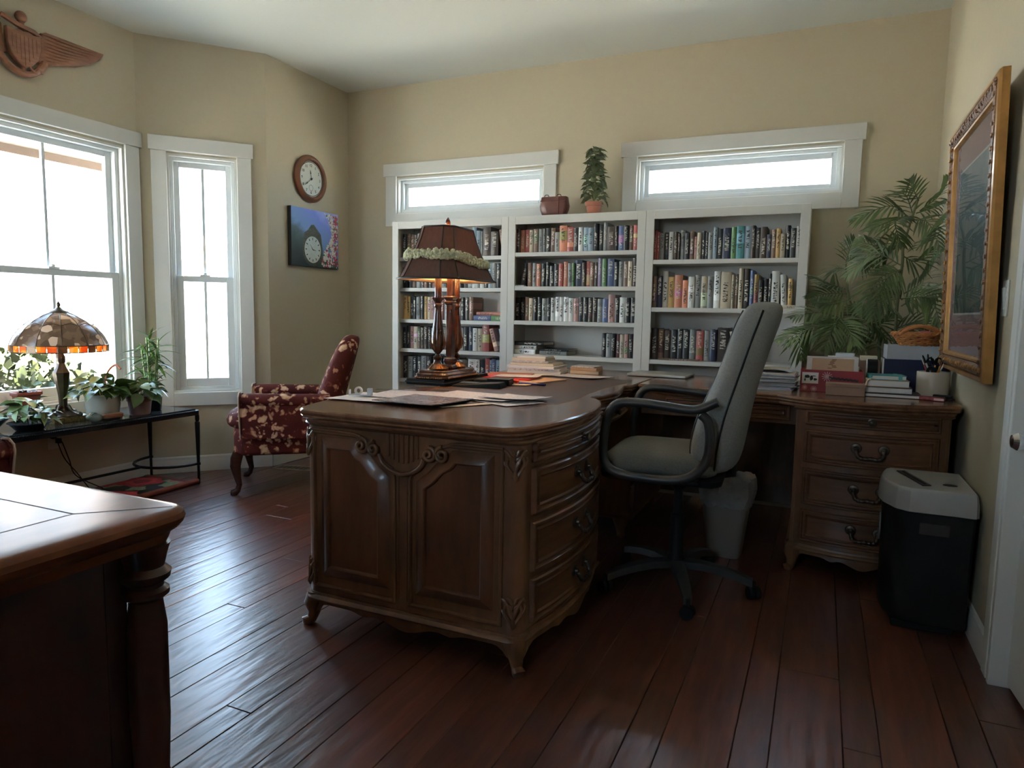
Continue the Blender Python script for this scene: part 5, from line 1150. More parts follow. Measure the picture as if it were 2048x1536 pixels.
# stack of paper and pads by the bookcase
z = TZ+.0006; rnd = random.Random(12)
stk = [(.30,.22,.016,'paper','thick pad'),(.29,.22,.012,'letter','printed pad'),(.28,.21,.014,'paper','white pad'),(.25,.19,.012,'cream','cream pad'),(.21,.17,.012,'letter','printed booklet'),(.20,.15,.014,'cream','cream booklet'),(.17,.13,.010,'paper','small white pad')]
PLC = ['at the bottom of', 'second from the bottom of', 'third from the bottom of', 'in the middle of', 'third from the top of', 'second from the top of', 'on top of']
for i, (w, d, h, mt, nm) in enumerate(stk):
    t = on('paper_pad', f'{nm} {PLC[i]} the tall paper pile near the middle bookcase', 'paper pad', -1.435+rnd.uniform(-.012,.012)-(.02 if i > 3 else 0), 3.56+rnd.uniform(-.01,.01), z, rnd.uniform(-.15,.15)+.1, 'pads piled at the far end of the desk')
    m = MB(); k = 3
    for q in range(k): e = rnd.uniform(-.003,.003); m.box(-w/2+e, w/2+e, -d/2-e, d/2-e, q*h/k+.0002, (q+1)*h/k-.0004)
    m.build('sheets', MT[mt], t, 0); z += h+.0006
for i, (w, d, h, mt, nm) in enumerate([(.16,.12,.018,'cream','lower cream notebook'),(.15,.12,.016,'manila','tan notebook'),(.14,.11,.008,'letter','thin printed notebook')]):
    zz = TZ+.0006+sum(q[2]+.0006 for q in [(0,0,.018),(0,0,.016),(0,0,.008)][:i])
    slabthing('notebook', f'{nm} in the low pile beside the tall paper pile', 'notebook', -1.185, 3.66, zz, .1-.1*i, w, d, h, MT[mt], 'notebooks beside the paper pile', extra=MT['paper'])
sheet(-1.15, 3.43, .30, .20, -.30, DZ, 'white sheet lying in front of the paper pile', 'letter', .004)
sheet(-1.42, 3.38, .26, .10, .1, DZ, 'cream sheet sticking out from the foot of the paper pile', 'cream', .003)
# laptop
lt = on('laptop', 'closed silver laptop where the two desks meet', 'laptop', -.79, 3.76, TZ+.0006, -.03); al = plain('champagne_aluminium', (.50,.49,.44), .35, .6, .02)
def rrt(w, d, r): return arc(w-r,-d+r,r,-90,0,4)+arc(w-r,d-r,r,0,90,4)+arc(-w+r,d-r,r,90,180,4)+arc(-w+r,-d+r,r,180,270,4)
m = MB(); m.slab(rrt(.162,.114,.012), [(.006,.001),(0,.004),(0,.0085)]); m.build('base', al, lt, 30); m = MB(); m.slab(rrt(.162,.114,.012), [(0,.0095),(0,.013),(.004,.0155)]); m.build('lid', al, lt, 30)
m = MB(); m.box(-.158,.158,-.110,.112,.0085,.0095); m.build('hinge_gap', MT['black'], lt, 0)
# ---------------------------------------------------------------- things on the return desk
RZ = TZ+.0006
# pile of white paper near the chair back
t = on('paper_stack', 'stack of loose white sheets on the return desk behind the office chair', 'papers', -.195, 3.44, RZ, -.03); rnd = random.Random(3); z = 0
for i in range(16):
    h = .0048; m = MB(); e = rnd.uniform(-.010,.010); f = rnd.uniform(-.010,.010); a = rnd.uniform(-.10,.10)
    c, s_ = math.cos(a), math.sin(a); T_ = lambda v, c=c, s_=s_, e=e, f=f: Vector((v.x*c-v.y*s_+e, v.x*s_+v.y*c+f, v.z)); m.T = T_
    m.box(-.100,.100,-.125,.125, z, z+h-.0008); m.build('sheaf', MT['bluepaper'] if i % 3 else MT['paper'], t, 0); z += h
m = MB(); m.tube([(-.08,-.06,z+.001),(.0,-.02,z+.014),(.10,.0,z+.004)], .001, 4); 
gv = [(lerp(-.11,.08,i/6), lerp(-.08,.13,j/4), z+.002+.018*math.sin(PI*i/6)*(1-j/6)) for j in range(5) for i in range(7)]
m = MB(); m.add(gv+[(a, b, c_+.0008) for a, b, c_ in gv], [(j*7+i, (j+1)*7+i, (j+1)*7+i+1, j*7+i+1) for j in range(4) for i in range(6)]+[(35+j*7+i, 35+j*7+i+1, 35+(j+1)*7+i+1, 35+(j+1)*7+i) for j in range(4) for i in range(6)]); m.build('curled_sheet', MT['bluepaper'], t, 60)
slabthing('document_tray', 'pale flat box behind the white paper stack', 'box', -.25, 3.72, RZ, .0, .22, .17, .075, MT['cream'])
# red storage box with envelopes, brown box in front
rb_ = on('red_storage_box', 'red snowflake-patterned open box filled with large envelopes', 'box', .052, 3.445, RZ, .0)
MT['redbox'] = plain('red_card', (.26,.025,.035), .5, 0, .12); 
m = MB(); w, d, h = .128, .075, .098
m.box(-w, w, -d, -d+.003, 0, h); m.box(-w, w, d-.003, d, 0, h); m.box(-w, -w+.003, -d+.003, d-.003, 0, h); m.box(w-.003, w, -d+.003, d-.003, 0, h); m.box(-w+.003, w-.003, -d+.003, d-.003, 0, .003); m.build('box_body', MT['redbox'], rb_, 0)
m = MB(); m.box(-w+.007, -w+.075, -d-.0012, -d-.0002, .036, .086); lb = m.build('label_card', MT['paper'], rb_, 0)
rnd = random.Random(9); m = MB()
for (cx, cz, a_, b_) in ((-.100,.067,.013,.009),(-.082,.060,.008,.012),(-.066,.055,.010,.006),(-.074,.070,.012,.002),(-.108,.052,.003,.008)):
    m.add([(cx+a_*math.cos(k*PI/5)*rnd.uniform(.7,1.1), -d-.0016, cz+b_*math.sin(k*PI/5)*rnd.uniform(.7,1.1)) for k in range(10)], [tuple(range(10))])
m.build('horse_and_cart_print', MT['ink'], lb, 0)
MT['flake'] = plain('pale_pink_ink', (.62,.36,.34), .6)
def flake(par, cx, cz, r, y): 
    m = MB()
    for k in range(6):
        a = k*PI/6; dx, dz = r*math.cos(a), r*math.sin(a); ex, ez = -math.sin(a)*r*.07, math.cos(a)*r*.07
        m.add([(cx-dx-ex, y, cz-dz-ez), (cx+dx-ex, y, cz+dz-ez), (cx+dx+ex, y, cz+dz+ez), (cx-dx+ex, y, cz-dz+ez)], [(0,1,2,3)])
    m.build('snowflake', MT['flake'], par, 0)
for q in ((-.018,.070,.022),(-.108,.018,.012),(-.070,.012,.014),(.02,.02,.012),(.10,.03,.010)): flake(rb_, *q, -d-.0012)
for i, ch_ in enumerate(('sister', 'mercury')): text_mesh(ch_, .020, MT['ink'], rb_, Matrix.Translation((.018+.060*i, -d-.0012, .060-.006*i)) @ Matrix.Rotation(PI/2, 4, 'X') @ Matrix.Rotation(-.04, 4, 'Z'), 'lettering') if False else None
m = MB(); # illegible dark cursive lettering on the box front
pts = []
for k in range(90):
    t_ = k/89; pts.append((-.01+.118*t_, -d-.0014, .066-.010*t_+.0055*math.sin(k*1.37)+.002*math.sin(k*.5)))
m.tube(pts, .0016, 4); m.build('script_lettering', MT['ink'], rb_, 0)
for i, (c_, y, x0, x1, hh) in enumerate((('paper', -.045, -.105, .105, .158), ('manila', -.048, -.083, .088, .150), ('cream', -.030, -.09, .11, .118), ('paper', -.010, -.10, .08, .112), ('manila', .012, -.11, .10, .11), ('paper', .035, -.10, .11, .108))):
    m = MB(); m.box(x0, x1, y, y+.0022, .004, hh); m.build('envelope', MT[c_], rb_, 0)
m = MB(); rnd = random.Random(1)
for k in range(8): xx = rnd.uniform(-.012,.014); zz = .105+k*.0055; m.box(xx-.010, xx+.008, -.0495, -.0487, zz, zz+.003)
m.build('postmark', MT['bronze'], rb_, 0)
bb_ = on('brown_carton', 'small closed brown carton in front of the red box', 'box', .108, 3.300, RZ, -.02); MT['kraft'] = plain('kraft_card', (.27,.17,.12), .7, 0, .08)
soft_box('carton', bb_, -.076,.076,-.045,.045,0,.046, MT['kraft'], .002); soft_box('lid', bb_, -.078,.078,-.047,.047,.036,.050, MT['kraft'], .0015)
# books
MT['teal'] = plain('teal_cloth', (.03,.22,.24), .45); 
def fbook(lab, x, y, z, w, d, h, mat, rz=0, grp='books piled on the return desk'):
    t = on('book', lab, 'book', x, y, z, rz, grp); m = MB(); m.box(-w/2, w/2, -d/2, d/2, 0, .0025); m.box(-w/2, w/2, -d/2, d/2, h-.0025, h); m.box(-w/2, -w/2+.003, -d/2, d/2, .0025, h-.0025); m.build('cover', mat, t, 0, .0008)
    m = MB(); m.box(-w/2+.003, w/2-.003, -d/2+.002, d/2-.003, .0027, h-.0027); m.build('pages', MT['paper'], t, 0); return t
z = RZ
fbook('large thin white-edged book at the bottom of the pile by the mug', .290, 3.365, z, .215, .165, .016, MT['dgrey'], -.02); z += .0165
fbook('dark grey book second from the bottom of the pile by the mug', .272, 3.365, z, .180, .150, .026, MT['dgrey'], 0); z += .0265
fbook('cream book third from the bottom of the pile by the mug', .270, 3.365, z, .160, .130, .028, MT['manila'], .02); z += .0285
t = fbook('teal notebook with a cloth band on top of the pile by the mug', .268, 3.37, z, .135, .115, .020, MT['teal'], .10)
m = MB(); m.box(.035,.050,-.0585,.0585,.0200,.0212); m.box(.035,.050,-.0592,-.0584,.0,.0212); m.build('band', plain('pale_teal_ribbon', (.12,.42,.44), .6), t, 0)
m = MB(); m.tube(cat_rom([(-.055,-.058,.012),(-.085,-.085,.0),(-.095,-.098,-.02),(-.090,-.105,-.034)], 4), .0018, 6); m.build('ribbon', MT['cream'], t)
# pen mug with contents
mg = on('pen_mug', 'cream ceramic pot holding pens and scissors on the return desk', 'pen holder', .452, 3.452, RZ)
m = MB(); m.lathe([(.056,0),(.060,.003),(.062,.02),(.063,.105),(.061,.108),(.058,.106),(.057,.010),(.001,.008)], n=36, cap=False); m.lathe([(.001,0),(.056,0)], n=36, cap=False); m.build('pot', plain('cream_ceramic', (.55,.50,.42), .25, 0, .03), mg)
rnd = random.Random(7)
PN = [('orange pen',(.62,.25,.03)),('yellow pencil',(.62,.38,.06)),('black pen',(.02,.02,.02)),('red pen',(.45,.05,.04)),('silver pen',(.5,.5,.5)),('dark blue pen',(.02,.03,.15)),('amber pencil',(.55,.28,.05)),('white marker',(.6,.6,.6))]
for i, (nm, c_) in enumerate(PN):
    a = 2*PI*i/8+.4; r1 = .030; b = Vector((.028*math.cos(a+2.5), .028*math.sin(a+2.5), .012)); e = Vector((r1*1.75*math.cos(a), r1*1.75*math.sin(a), .165+.025*rnd.random())); d_ = e-b
    o = empty('pen' if 'pen ' in nm+' ' and 'pencil' not in nm else ('pencil' if 'pencil' in nm else 'marker'), (.452, 3.452, RZ), 0, f'{nm} standing in the cream pot', 'pen', 'pens in the cream pot')
    m = MB(); m.tube([b, b+d_*.80], .0036, 8); m.build('barrel', plain('pen_'+nm.replace(' ', '_'), c_, .35), o); m = MB(); m.tube([b+d_*.80, b+d_*.97, e], [.0040,.0036,.0015], 8); m.build('cap' if 'pencil' not in nm else 'eraser', MT['chrome'] if i % 3 == 0 else MT['black'], o)
sc_ = empty('scissors', (.452, 3.452, RZ), 0, 'black-handled scissors standing handles-up in the cream pot', 'scissors')
for sg in (-1, 1):
    m = MB(); m.tube([(0,.0,.015),(sg*.006,0,.10)], .003, 6); m.build('blade', MT['chrome'], sc_)
    m = MB(); m.tube([(sg*.016+.013*math.cos(a*PI/8), .004*sg, .150+.017*math.sin(a*PI/8)) for a in range(16)], .0035, 6, closed=True); m.tube([(sg*.004,0,.09),(sg*.010,0,.136)], .0035, 6); m.build('handle', MT['black'], sc_)
tr_ = on('tape_roll', 'black tape roll leaning inside the rim of the cream pot', 'tape', .440, 3.425, RZ+.112); m = MB(lambda v: Vector((v.x, v.z*.8-.3*v.y*.5, v.y))); m.lathe([(.008,-.006),(.020,-.006),(.020,.006),(.008,.006),(.008,-.006)], n=20, cap=False); m.build('roll', MT['black'], tr_)
# navy box with white box and wicker basket on it
nbx = on('navy_binder', 'navy blue document box under the white box', 'box', .395, 3.655, RZ, 0); soft_box('box_body', nbx, -.125,.120,-.09,.09,0,.150, plain('navy_card', (.012,.018,.075), .45), .002)
m = MB(); m.box(-.1265,-.1245,-.088,.088,.004,.148); m.build('white_edge', MT['paper'], nbx, 0)
wbx = on('white_box', 'white card box on top of the navy box', 'box', .400, 3.655, RZ+.1506, 0); m = MB(); w, d, h = .122,.100,.062
m.box(-w,w,-d,-d+.003,0,h); m.box(-w,w,d-.003,d,0,h); m.box(-w,-w+.003,-d+.003,d-.003,0,h); m.box(w-.003,w,-d+.003,d-.003,0,h); m.box(-w+.003,w-.003,-d+.003,d-.003,0,.003); m.build('carton', plain('pale_grey_card', (.46,.48,.52), .6, 0, .03), wbx, 0)
m = MB(); m.box(-w+.005,w-.005,-d+.005,d-.005,.003,h-.006); m.build('packing', MT['paper'], wbx, 0)
bk_ = on('wicker_basket', 'oval wicker basket with arched handles on the white box', 'basket', .412, 3.625, RZ+.1506+.0626, 0); MT['wick'] = plain('honey_wicker', (.42,.17,.055), .5, 0, .3, 40, .2)
m = MB()
for j in range(5):
    z = .006+j*.009; ex = .082+j*.006
    m.tube([(ex*1.0*math.cos(k*PI/20), ex*.72*math.sin(k*PI/20), z+.003*math.sin(k*PI*.5+(j % 2)*PI)) for k in range(40)], .0052, 6, closed=True)
m.build('woven_wall', MT['wick'], bk_)
for k in range(24):
    a = k*PI/12; m = MB(); m.tube([(.078*math.cos(a), .056*math.sin(a), .0),(.112*math.cos(a), .080*math.sin(a), .05)], .004, 5); m.build('stake', MT['wick'], bk_)
m = MB()
for ph in (0, PI): m.tube([(.112*math.cos(k*PI/30)+.004*math.cos(k*1.2+ph)*math.cos(k*PI/30), .081*math.sin(k*PI/30), .052+.006*math.sin(k*1.2+ph)) for k in range(60)], .006, 6, closed=True)
m.build('braided_rim', MT['wick'], bk_)
for sg in (-1, 1):
    m = MB(); pts = cat_rom([(-.085, sg*.055, .046), (-.07, sg*.062, .066), (-.03, sg*.068, .084), (.0, sg*.070, .088), (.03, sg*.068, .084), (.07, sg*.062, .066), (.085, sg*.055, .046)], 5); m.tube(pts, .0085, 8); m.build('handle', MT['wick'], bk_)
m = MB(); m.lathe([(.001,.004),(.076,.004),(.078,.010)], n=24, sy=.72, cap=False); m.build('bottom', MT['wick'], bk_)
pk = on('pink_bag', 'bunched pink cloth bag lying in the wicker basket', 'bag', .427, 3.630, RZ+.2132+.012); m = MB(); rnd = random.Random(5); nn = 14
vs = []
for i in range(9):
    for k in range(nn):
        a = 2*PI*k/nn; r = max(.002, math.sin(PI*i/8))*(.055+rnd.uniform(-.006,.006)); vs.append((r*math.cos(a)*1.05, r*.6*math.sin(a), .028-.026*math.cos(PI*i/8)+rnd.uniform(-.003,.003)))
m.add(vs, [(i*nn+k, i*nn+(k+1) % nn, (i+1)*nn+(k+1) % nn, (i+1)*nn+k) for i in range(8) for k in range(nn)]); m.build('cloth', plain('pink_cloth', (.50,.10,.20), .7, 0, .4, 30), pk)
# things between the boxes, partly hidden: dark box with papers, tape gun
dbx = on('dark_file_box', 'dark file box with papers on it behind the red box', 'box', .155, 3.70, RZ); soft_box('box_body', dbx, -.14,.105,-.08,.08,0,.135, MT['kraft'], .003)
slabthing('notepad', 'white notepad lying on the dark file box', 'notepad', .10, 3.69, RZ+.1356, .1, .12, .10, .012, MT['paper'])
slabthing('notepad', 'crumpled grey-white pad on top of the white notepad', 'notepad', .11, 3.68, RZ+.1482, -.1, .08, .07, .016, MT['bluepaper'])
slabthing('envelope', 'cream envelope bundle at the end of the dark file box', 'envelope', .21, 3.66, RZ+.1356, .0, .07, .08, .020, MT['cream'])
tg = on('tape_gun', 'black and white tape cutter standing beside the teal notebook', 'tape cutter', .222, 3.545, RZ); m = MB(lambda v: Vector((v.z, v.x, v.y+.105))); m.lathe([(.016,-.02),(.042,-.02),(.042,.02),(.016,.02)], n=24); m.build('reel', MT['black'], tg); soft_box('body', tg, -.022,.022,-.05,.05,0,.07, MT['black'], .004)
m = MB(lambda v: Vector((v.z-.024, v.x, v.y+.105))); m.lathe([(.030,-.001),(.040,-.001),(.040,.001),(.030,.001)], n=24, cap=False); m.build('reel_ring', MT['paper'], tg)
cl = on('clip_pouch', 'small red and black pouch lying at the corner of the return desk', 'pouch', .432, 3.275, RZ, -.35); soft_box('pouch', cl, -.045,.045,-.018,.018,0,.016, plain('red_black_pouch', (.20,.03,.03), .5, 0, .7, 60), .004); soft_box('tag', cl, .01,.046,-.020,-.017,.003,.012, MT['flake'], 0)
ph = on('black_stapler', 'black stapler lying beside the pouch near the wall', 'stapler', .478, 3.338, RZ, -.25); soft_box('base', ph, -.038,.036,-.012,.012,0,.006, MT['black'], .002); soft_box('arm', ph, -.036,.034,-.010,.010,.009,.019, MT['black'], .003)

# ---------------------------------------------------------------- palm
pm = empty('potted_palm', (.26, 4.12, 0), 0, 'tall artificial palm with feathery fronds in the corner beside the bookcases', 'plant')
O = Vector((.26, 4.12, 0)); m = MB(); m.lathe([(.13,0),(.15,.01),(.17,.28),(.175,.30),(.165,.31),(.155,.29),(.001,.285)], n=32); m.build('pot', plain('dark_planter', (.05,.035,.03), .5), pm)
m = MB(); m.lathe([(.001,.292),(.152,.29)], n=24, cap=False); m.build('soil', MT['soil'], pm)
MT['trunk'] = plain('palm_cane', (.14,.15,.06), .6, 0, .3, 20)
for pts in ([(.27,4.12,.29),(.33,4.07,.7),(.347,4.05,.966),(.346,4.05,1.156),(.356,4.05,1.376),(.356,4.05,1.469),(.401,4.05,1.682)], [(.28,4.14,.29),(.288,4.12,.7),(.285,4.12,.909),(.269,4.12,1.02),(.228,4.12,1.071)],
            [(.24,4.12,.29),(.21,4.09,.7),(.195,4.08,.907),(.135,4.08,1.023),(.083,4.08,1.095)], [(.25,4.14,.29),(.24,4.13,.7),(.226,4.12,.907),(.126,4.12,1.188),(.096,4.12,1.378)]):
    m = MB(); c = cat_rom([Vector(p)-O for p in pts], 4); m.tube(c, [lerp(.010,.005,i/len(c)) for i in range(len(c))], 8); m.build('cane', MT['trunk'], pm)
FR = """(0.41,4.0,1.626),(0.483,3.95,1.692),(0.535,3.95,1.771);(0.407,4.05,1.682),(0.381,4.05,1.738),(0.362,4.05,1.782);(0.373,4.1,1.611),(0.273,4.0,1.657),(0.114,4.0,1.595);(0.368,4.05,1.604),(0.285,3.95,1.582),(0.192,3.9,1.531)
(0.395,4.1,1.61),(0.355,4.1,1.717),(0.318,4.15,1.746);(0.353,4.0,1.604),(0.295,3.85,1.552),(0.323,3.8,1.446);(0.407,4.0,1.433),(0.444,3.9,1.499),(0.51,3.85,1.578);(0.305,4.1,1.45),(0.201,4.1,1.478),(0.102,4.2,1.516)
(0.363,4.05,1.357),(0.222,4.0,1.418),(0.103,4.0,1.312);(0.354,4.0,1.341),(0.246,3.9,1.287),(0.166,3.85,1.12);(0.354,4.0,1.341),(0.27,3.85,1.273),(0.22,3.8,1.09);(0.377,4.1,1.221),(0.456,4.1,1.284),(0.505,4.05,1.404)
(0.358,4.0,1.193),(0.465,3.9,1.191),(0.515,3.8,1.067);(0.37,4.1,1.157),(0.449,4.0,1.218),(0.515,3.9,1.215);(0.096,4.1,1.377),(0.109,4.1,1.448),(0.129,4.1,1.505);(0.104,4.1,1.246),(0.036,4.05,1.264),(-0.068,4.0,1.307)
(0.113,4.15,1.222),(0.015,4.1,1.219),(-0.067,4.0,1.19);(0.124,4.05,1.186),(0.053,4.0,1.165),(-0.011,3.95,1.15);(0.082,4.05,1.094),(-0.027,4.0,1.118),(-0.143,3.9,1.09);(0.081,4.0,1.094),(-0.051,3.9,1.034),(-0.192,3.8,0.968)
(0.081,4.0,1.094),(0.054,3.9,1.037),(0.013,3.8,0.938);(0.081,4.0,1.094),(0.122,3.9,1.038),(0.153,3.85,0.966);(0.227,4.1,1.071),(0.184,4.1,1.103),(0.151,4.1,1.155);(0.227,4.1,1.071),(0.274,4.1,1.059),(0.328,4.1,1.106)
(0.337,4.15,1.028),(0.442,4.1,1.076),(0.51,4.0,1.035);(-0.05,3.97,1.02),(-0.105,3.9,0.99),(-0.086,3.87,0.886);(0.397,4.0,1.585),(0.446,3.95,1.558),(0.5,3.9,1.428);(0.405,4.1,1.628),(0.478,4.05,1.648),(0.515,4.0,1.662)
(0.279,4.15,1.026),(0.194,4.2,1.003),(0.092,4.2,0.986);(0.283,4.2,1.025),(0.345,4.2,0.974),(0.4,4.2,1.009);(0.098,4.1,1.351),(0.044,4.1,1.351),(0.048,4.1,1.285);(0.096,4.1,1.377),(0.147,4.1,1.415),(0.196,4.1,1.375)
(0.36,4.1,1.474),(0.304,4.1,1.475),(0.231,4.1,1.375);(0.382,4.2,1.192),(0.328,4.2,1.224),(0.211,4.2,1.224);(0.364,4.1,1.411),(0.421,4.1,1.385),(0.489,4.1,1.44);(0.35,4.1,1.1),(0.30,4.0,1.16),(0.22,3.95,1.12)
(0.34,4.1,1.0),(0.40,4.0,1.05),(0.47,3.95,0.98);(0.22,4.1,0.95),(0.12,4.05,1.0),(0.02,4.0,0.93);(0.30,4.1,0.93),(0.22,4.15,1.0),(0.10,4.2,1.05);(0.20,4.15,1.0),(0.05,4.15,1.05),(-0.06,4.2,0.98)"""
rnd = random.Random(21)
for line in FR.replace('\n', ';').split(';'):
    p = [Vector((min(q[0], .518), q[1], q[2]))-O for q in eval('['+line+']')]; L = (p[1]-p[0]).length+(p[2]-p[1]).length
    c = cat_rom(p, 9); n = len(c); m = MB(); m.tube(c, [lerp(.0035,.0012,i/n) for i in range(n)], 5)
    up = Vector((rnd.uniform(-.4,.4), rnd.uniform(-1,-.3), rnd.uniform(.3,1))).normalized(); K = int(8+L*18)
    for k in range(K):
        t = .10+.90*k/(K-1); f = t*(n-1); i = min(n-2, int(f)); b = c[i].lerp(c[i+1], f-i); tg_ = (c[min(n-1,i+1)]-c[max(0,i)]).normalized()
        sd = tg_.cross(up).normalized(); ln = (.105+.04*min(1, L*2.5))*(math.sin(PI*min(1, (.18+t*.80)))**.6)*rnd.uniform(.85,1.1); w = .0058
        for sg in (-1, 1):
            ang = math.radians(lerp(62, 22, t)+rnd.uniform(-6,6)); d_ = (tg_*math.cos(ang)+sd*sg*math.sin(ang)+up*.12).normalized(); nrm = d_.cross(up).normalized()
            q = [b]; 
            for s_ in (.35, .7, 1.0): q.append(b+d_*ln*s_+Vector((0,0,-1))*(ln*.28*s_*s_))
            for qq in q:
                if qq.x+O.x > .522: qq.x = .522-O.x
            ws = [.0018, w, w*.8, .0003]; lift = up*.0012
            vs = [];
            for a_, wd in zip(q, ws): vs += [a_-nrm*wd, a_+lift, a_+nrm*wd]
            for v_ in vs:
                if v_.x+O.x > .525: v_.x = .525-O.x
            m.add(vs, [(j*3+h, j*3+h+1, (j+1)*3+h+1, (j+1)*3+h) for j in range(3) for h in (0, 1)])
    m.build('frond', MT['palm'], pm, 60)

# ---------------------------------------------------------------- on top of the bookcases
def leafmesh(nm, outline, mat, fold=.15):
    # outline: half-width profile [(y along, half width)], heart/ivy like; slight fold and curl
    m = MB(); n = len(outline); L = outline[-1][0]
    vs = []
    for y, w in outline: cz = -.25*(y/L)**2*L; vs += [(-w, y, cz+fold*w), (0, y, cz), (w, y, cz+fold*w)]
    m.add(vs, [(j*3+h, j*3+h+1, (j+1)*3+h+1, (j+1)*3+h) for j in range(n-1) for h in (0, 1)]); o = m.build('x', mat, smooth=80); me = o.data; bpy.data.objects.remove(o); me.name = 'leaf'; return me
ivl = leafmesh('leaf', [(0,.004),(.004,.016),(.012,.020),(.018,.012),(.024,.014),(.034,.006),(.042,.0005)], MT['ivy'], .3)
def topiary(loc, label, H, n, r0, r1, pot):
    t = empty('ivy_plant', loc, 0, label, 'plant'); pot(t); rnd = random.Random(31)
    m = MB(); m.tube([(0,0,.08),(.008,0,.2),(0,0,.08+H*.9)], [.004,.003,.002], 6); m.build('stem', MT['trunk'], t)
    for k in range(n):
        f = (k/n)**.85; z = .085+H*f; r = lerp(r0, r1, f)*rnd.uniform(.55, 1.08)*(1+.18*math.sin(f*16)); a = k*2.399+rnd.uniform(-.4,.4)
        link('leaf', ivl, t, loc=(r*.55*math.cos(a), r*.55*math.sin(a), z), rot=(rnd.uniform(-.75,.35), rnd.uniform(-.4,.4), a-PI/2), scale=(rnd.uniform(1.1,1.7),)*3)
    return t
def terra_pot(t):
    m = MB(); m.lathe([(.036,0),(.040,.004),(.048,.058),(.055,.060),(.057,.084),(.053,.086),(.048,.075),(.001,.072)], n=28); m.build('pot', MT['terra'], t); m = MB(); m.lathe([(.001,.078),(.049,.077)], n=20, cap=False); m.build('soil', MT['soil'], t)
topiary((-1.376, 4.30, BT+.0006), 'ivy plant in a terracotta pot on top of the middle bookcase', .335, 120, .105, .028, terra_pot)
bg_ = on('leather_bag_planter', 'small dark brown bag-shaped pot with two loops on top of the middle bookcase', 'pot', -1.640, 4.29, BT+.0006, .0)
m = MB(); prof = [(.070,.026,0),(.078,.031,.004),(.094,.038,.045),(.098,.040,.07),(.092,.038,.10),(.088,.035,.125),(.086,.034,.128),(.080,.030,.126),(.08,.03,.10)]; n = 28; vs = []
for w, d, z in prof:
    for k in range(n): a = 2*PI*k/n; q = (abs(math.cos(a))**5+abs(math.sin(a))**5)**-.2; vs.append((w*q*math.cos(a), d*q*math.sin(a), z))
m.add(vs, [(i*n+k, i*n+(k+1) % n, (i+1)*n+(k+1) % n, (i+1)*n+k) for i in range(len(prof)-1) for k in range(n)]+[tuple(reversed(range(n))), tuple(range((len(prof)-1)*n, len(prof)*n))])
MT['oxb'] = plain('oxblood_leather', (.085,.028,.024), .35, 0, .3, 14, .15); m.build('body', MT['oxb'], bg_, 50)
for x in (-.045, .040):
    m = MB(); m.tube(cat_rom([(x-.016,-.030,.122),(x-.010,-.030,.138),(x+.010,-.030,.138),(x+.016,-.030,.122)], 4), .003, 6); m.build('loop', MT['oxb'], bg_)
m = MB(); m.box(.038,.044,-.043,-.035,.01,.12); m.box(-.086,.086,-.0415,-.036,.098,.104); m.build('strap', MT['oxb'], bg_, 0, .001)
# ---------------------------------------------------------------- iron and glass window table
WT = .460
tb = empty('window_table', (0,0,0), 0, 'long black iron table with glass top below the large window', 'table')
wx0, wx1, wy0, wy1 = -3.905, -3.455, 1.93, 3.030
m = MB(); m.frame(0,0,0,0,0,0,0) if False else None
P = rrect(wx0, wx1, wy0, wy1, .02, 3); n = len(P); Pi = inset(P, .028)
m = MB(); vs = [(x, y, z) for Q, z in ((P, WT-.030), (P, WT-.002), (Pi, WT-.002), (Pi, WT-.030)) for x, y in Q]
m.add(vs, [(i*n+k, i*n+(k+1) % n, ((i+1) % 4)*n+(k+1) % n, ((i+1) % 4)*n+k) for i in range(4) for k in range(n)]); m.build('top_frame', MT['iron'], tb, 40)
m = MB(); m.slab(inset(P, .018), [(.001,WT-.001),(0,WT),(0,WT+.005),(.002,WT+.007)]); m.build('glass_top', plain('dark_smoked_glass', (.03,.034,.036), .06, 0, .02, 5, 0, .8), tb, 30)
m = MB()
for i in range(100): m.ball((wx1+.001, wy0+.03+i*.0104, WT-.004), .0042, 6, 4)
bd = m.build('beading', MT['iron'], tb, 60); bd['kind'] = 'stuff'
for x, y in ((wx1-.012, wy1-.015), (wx0+.015, wy1-.015), (wx1-.012, wy0+.015), (wx0+.015, wy0+.015)):
    m = MB(); m.lathe([(.006,0),(.008,.006),(.008,.115),(.013,.118),(.013,.132),(.009,.134),(.014,.34),(.015,.385),(.010,.39),(.013,.405),(.012,.43)], (x, y, 0), 12); m.build('leg', MT['iron'], tb, 50)
for sg, ye in ((1, wy1-.015), (-1, wy0+.015)):
    m = MB(); xc = (wx0+wx1)/2; pts = [(xc+(wx1-wx0-.03)/2*math.cos(a*PI/16), ye-sg*.23*math.sin(a*PI/16), .125) for a in range(17)]; m.tube(pts, .0085, 8); m.build('curved_stretcher', MT['iron'], tb, 60)
m = MB(); m.tube([((wx0+wx1)/2, wy0+.245, .125), ((wx0+wx1)/2, wy1-.245, .125)], .008, 8); m.build('long_stretcher', MT['iron'], tb, 60)
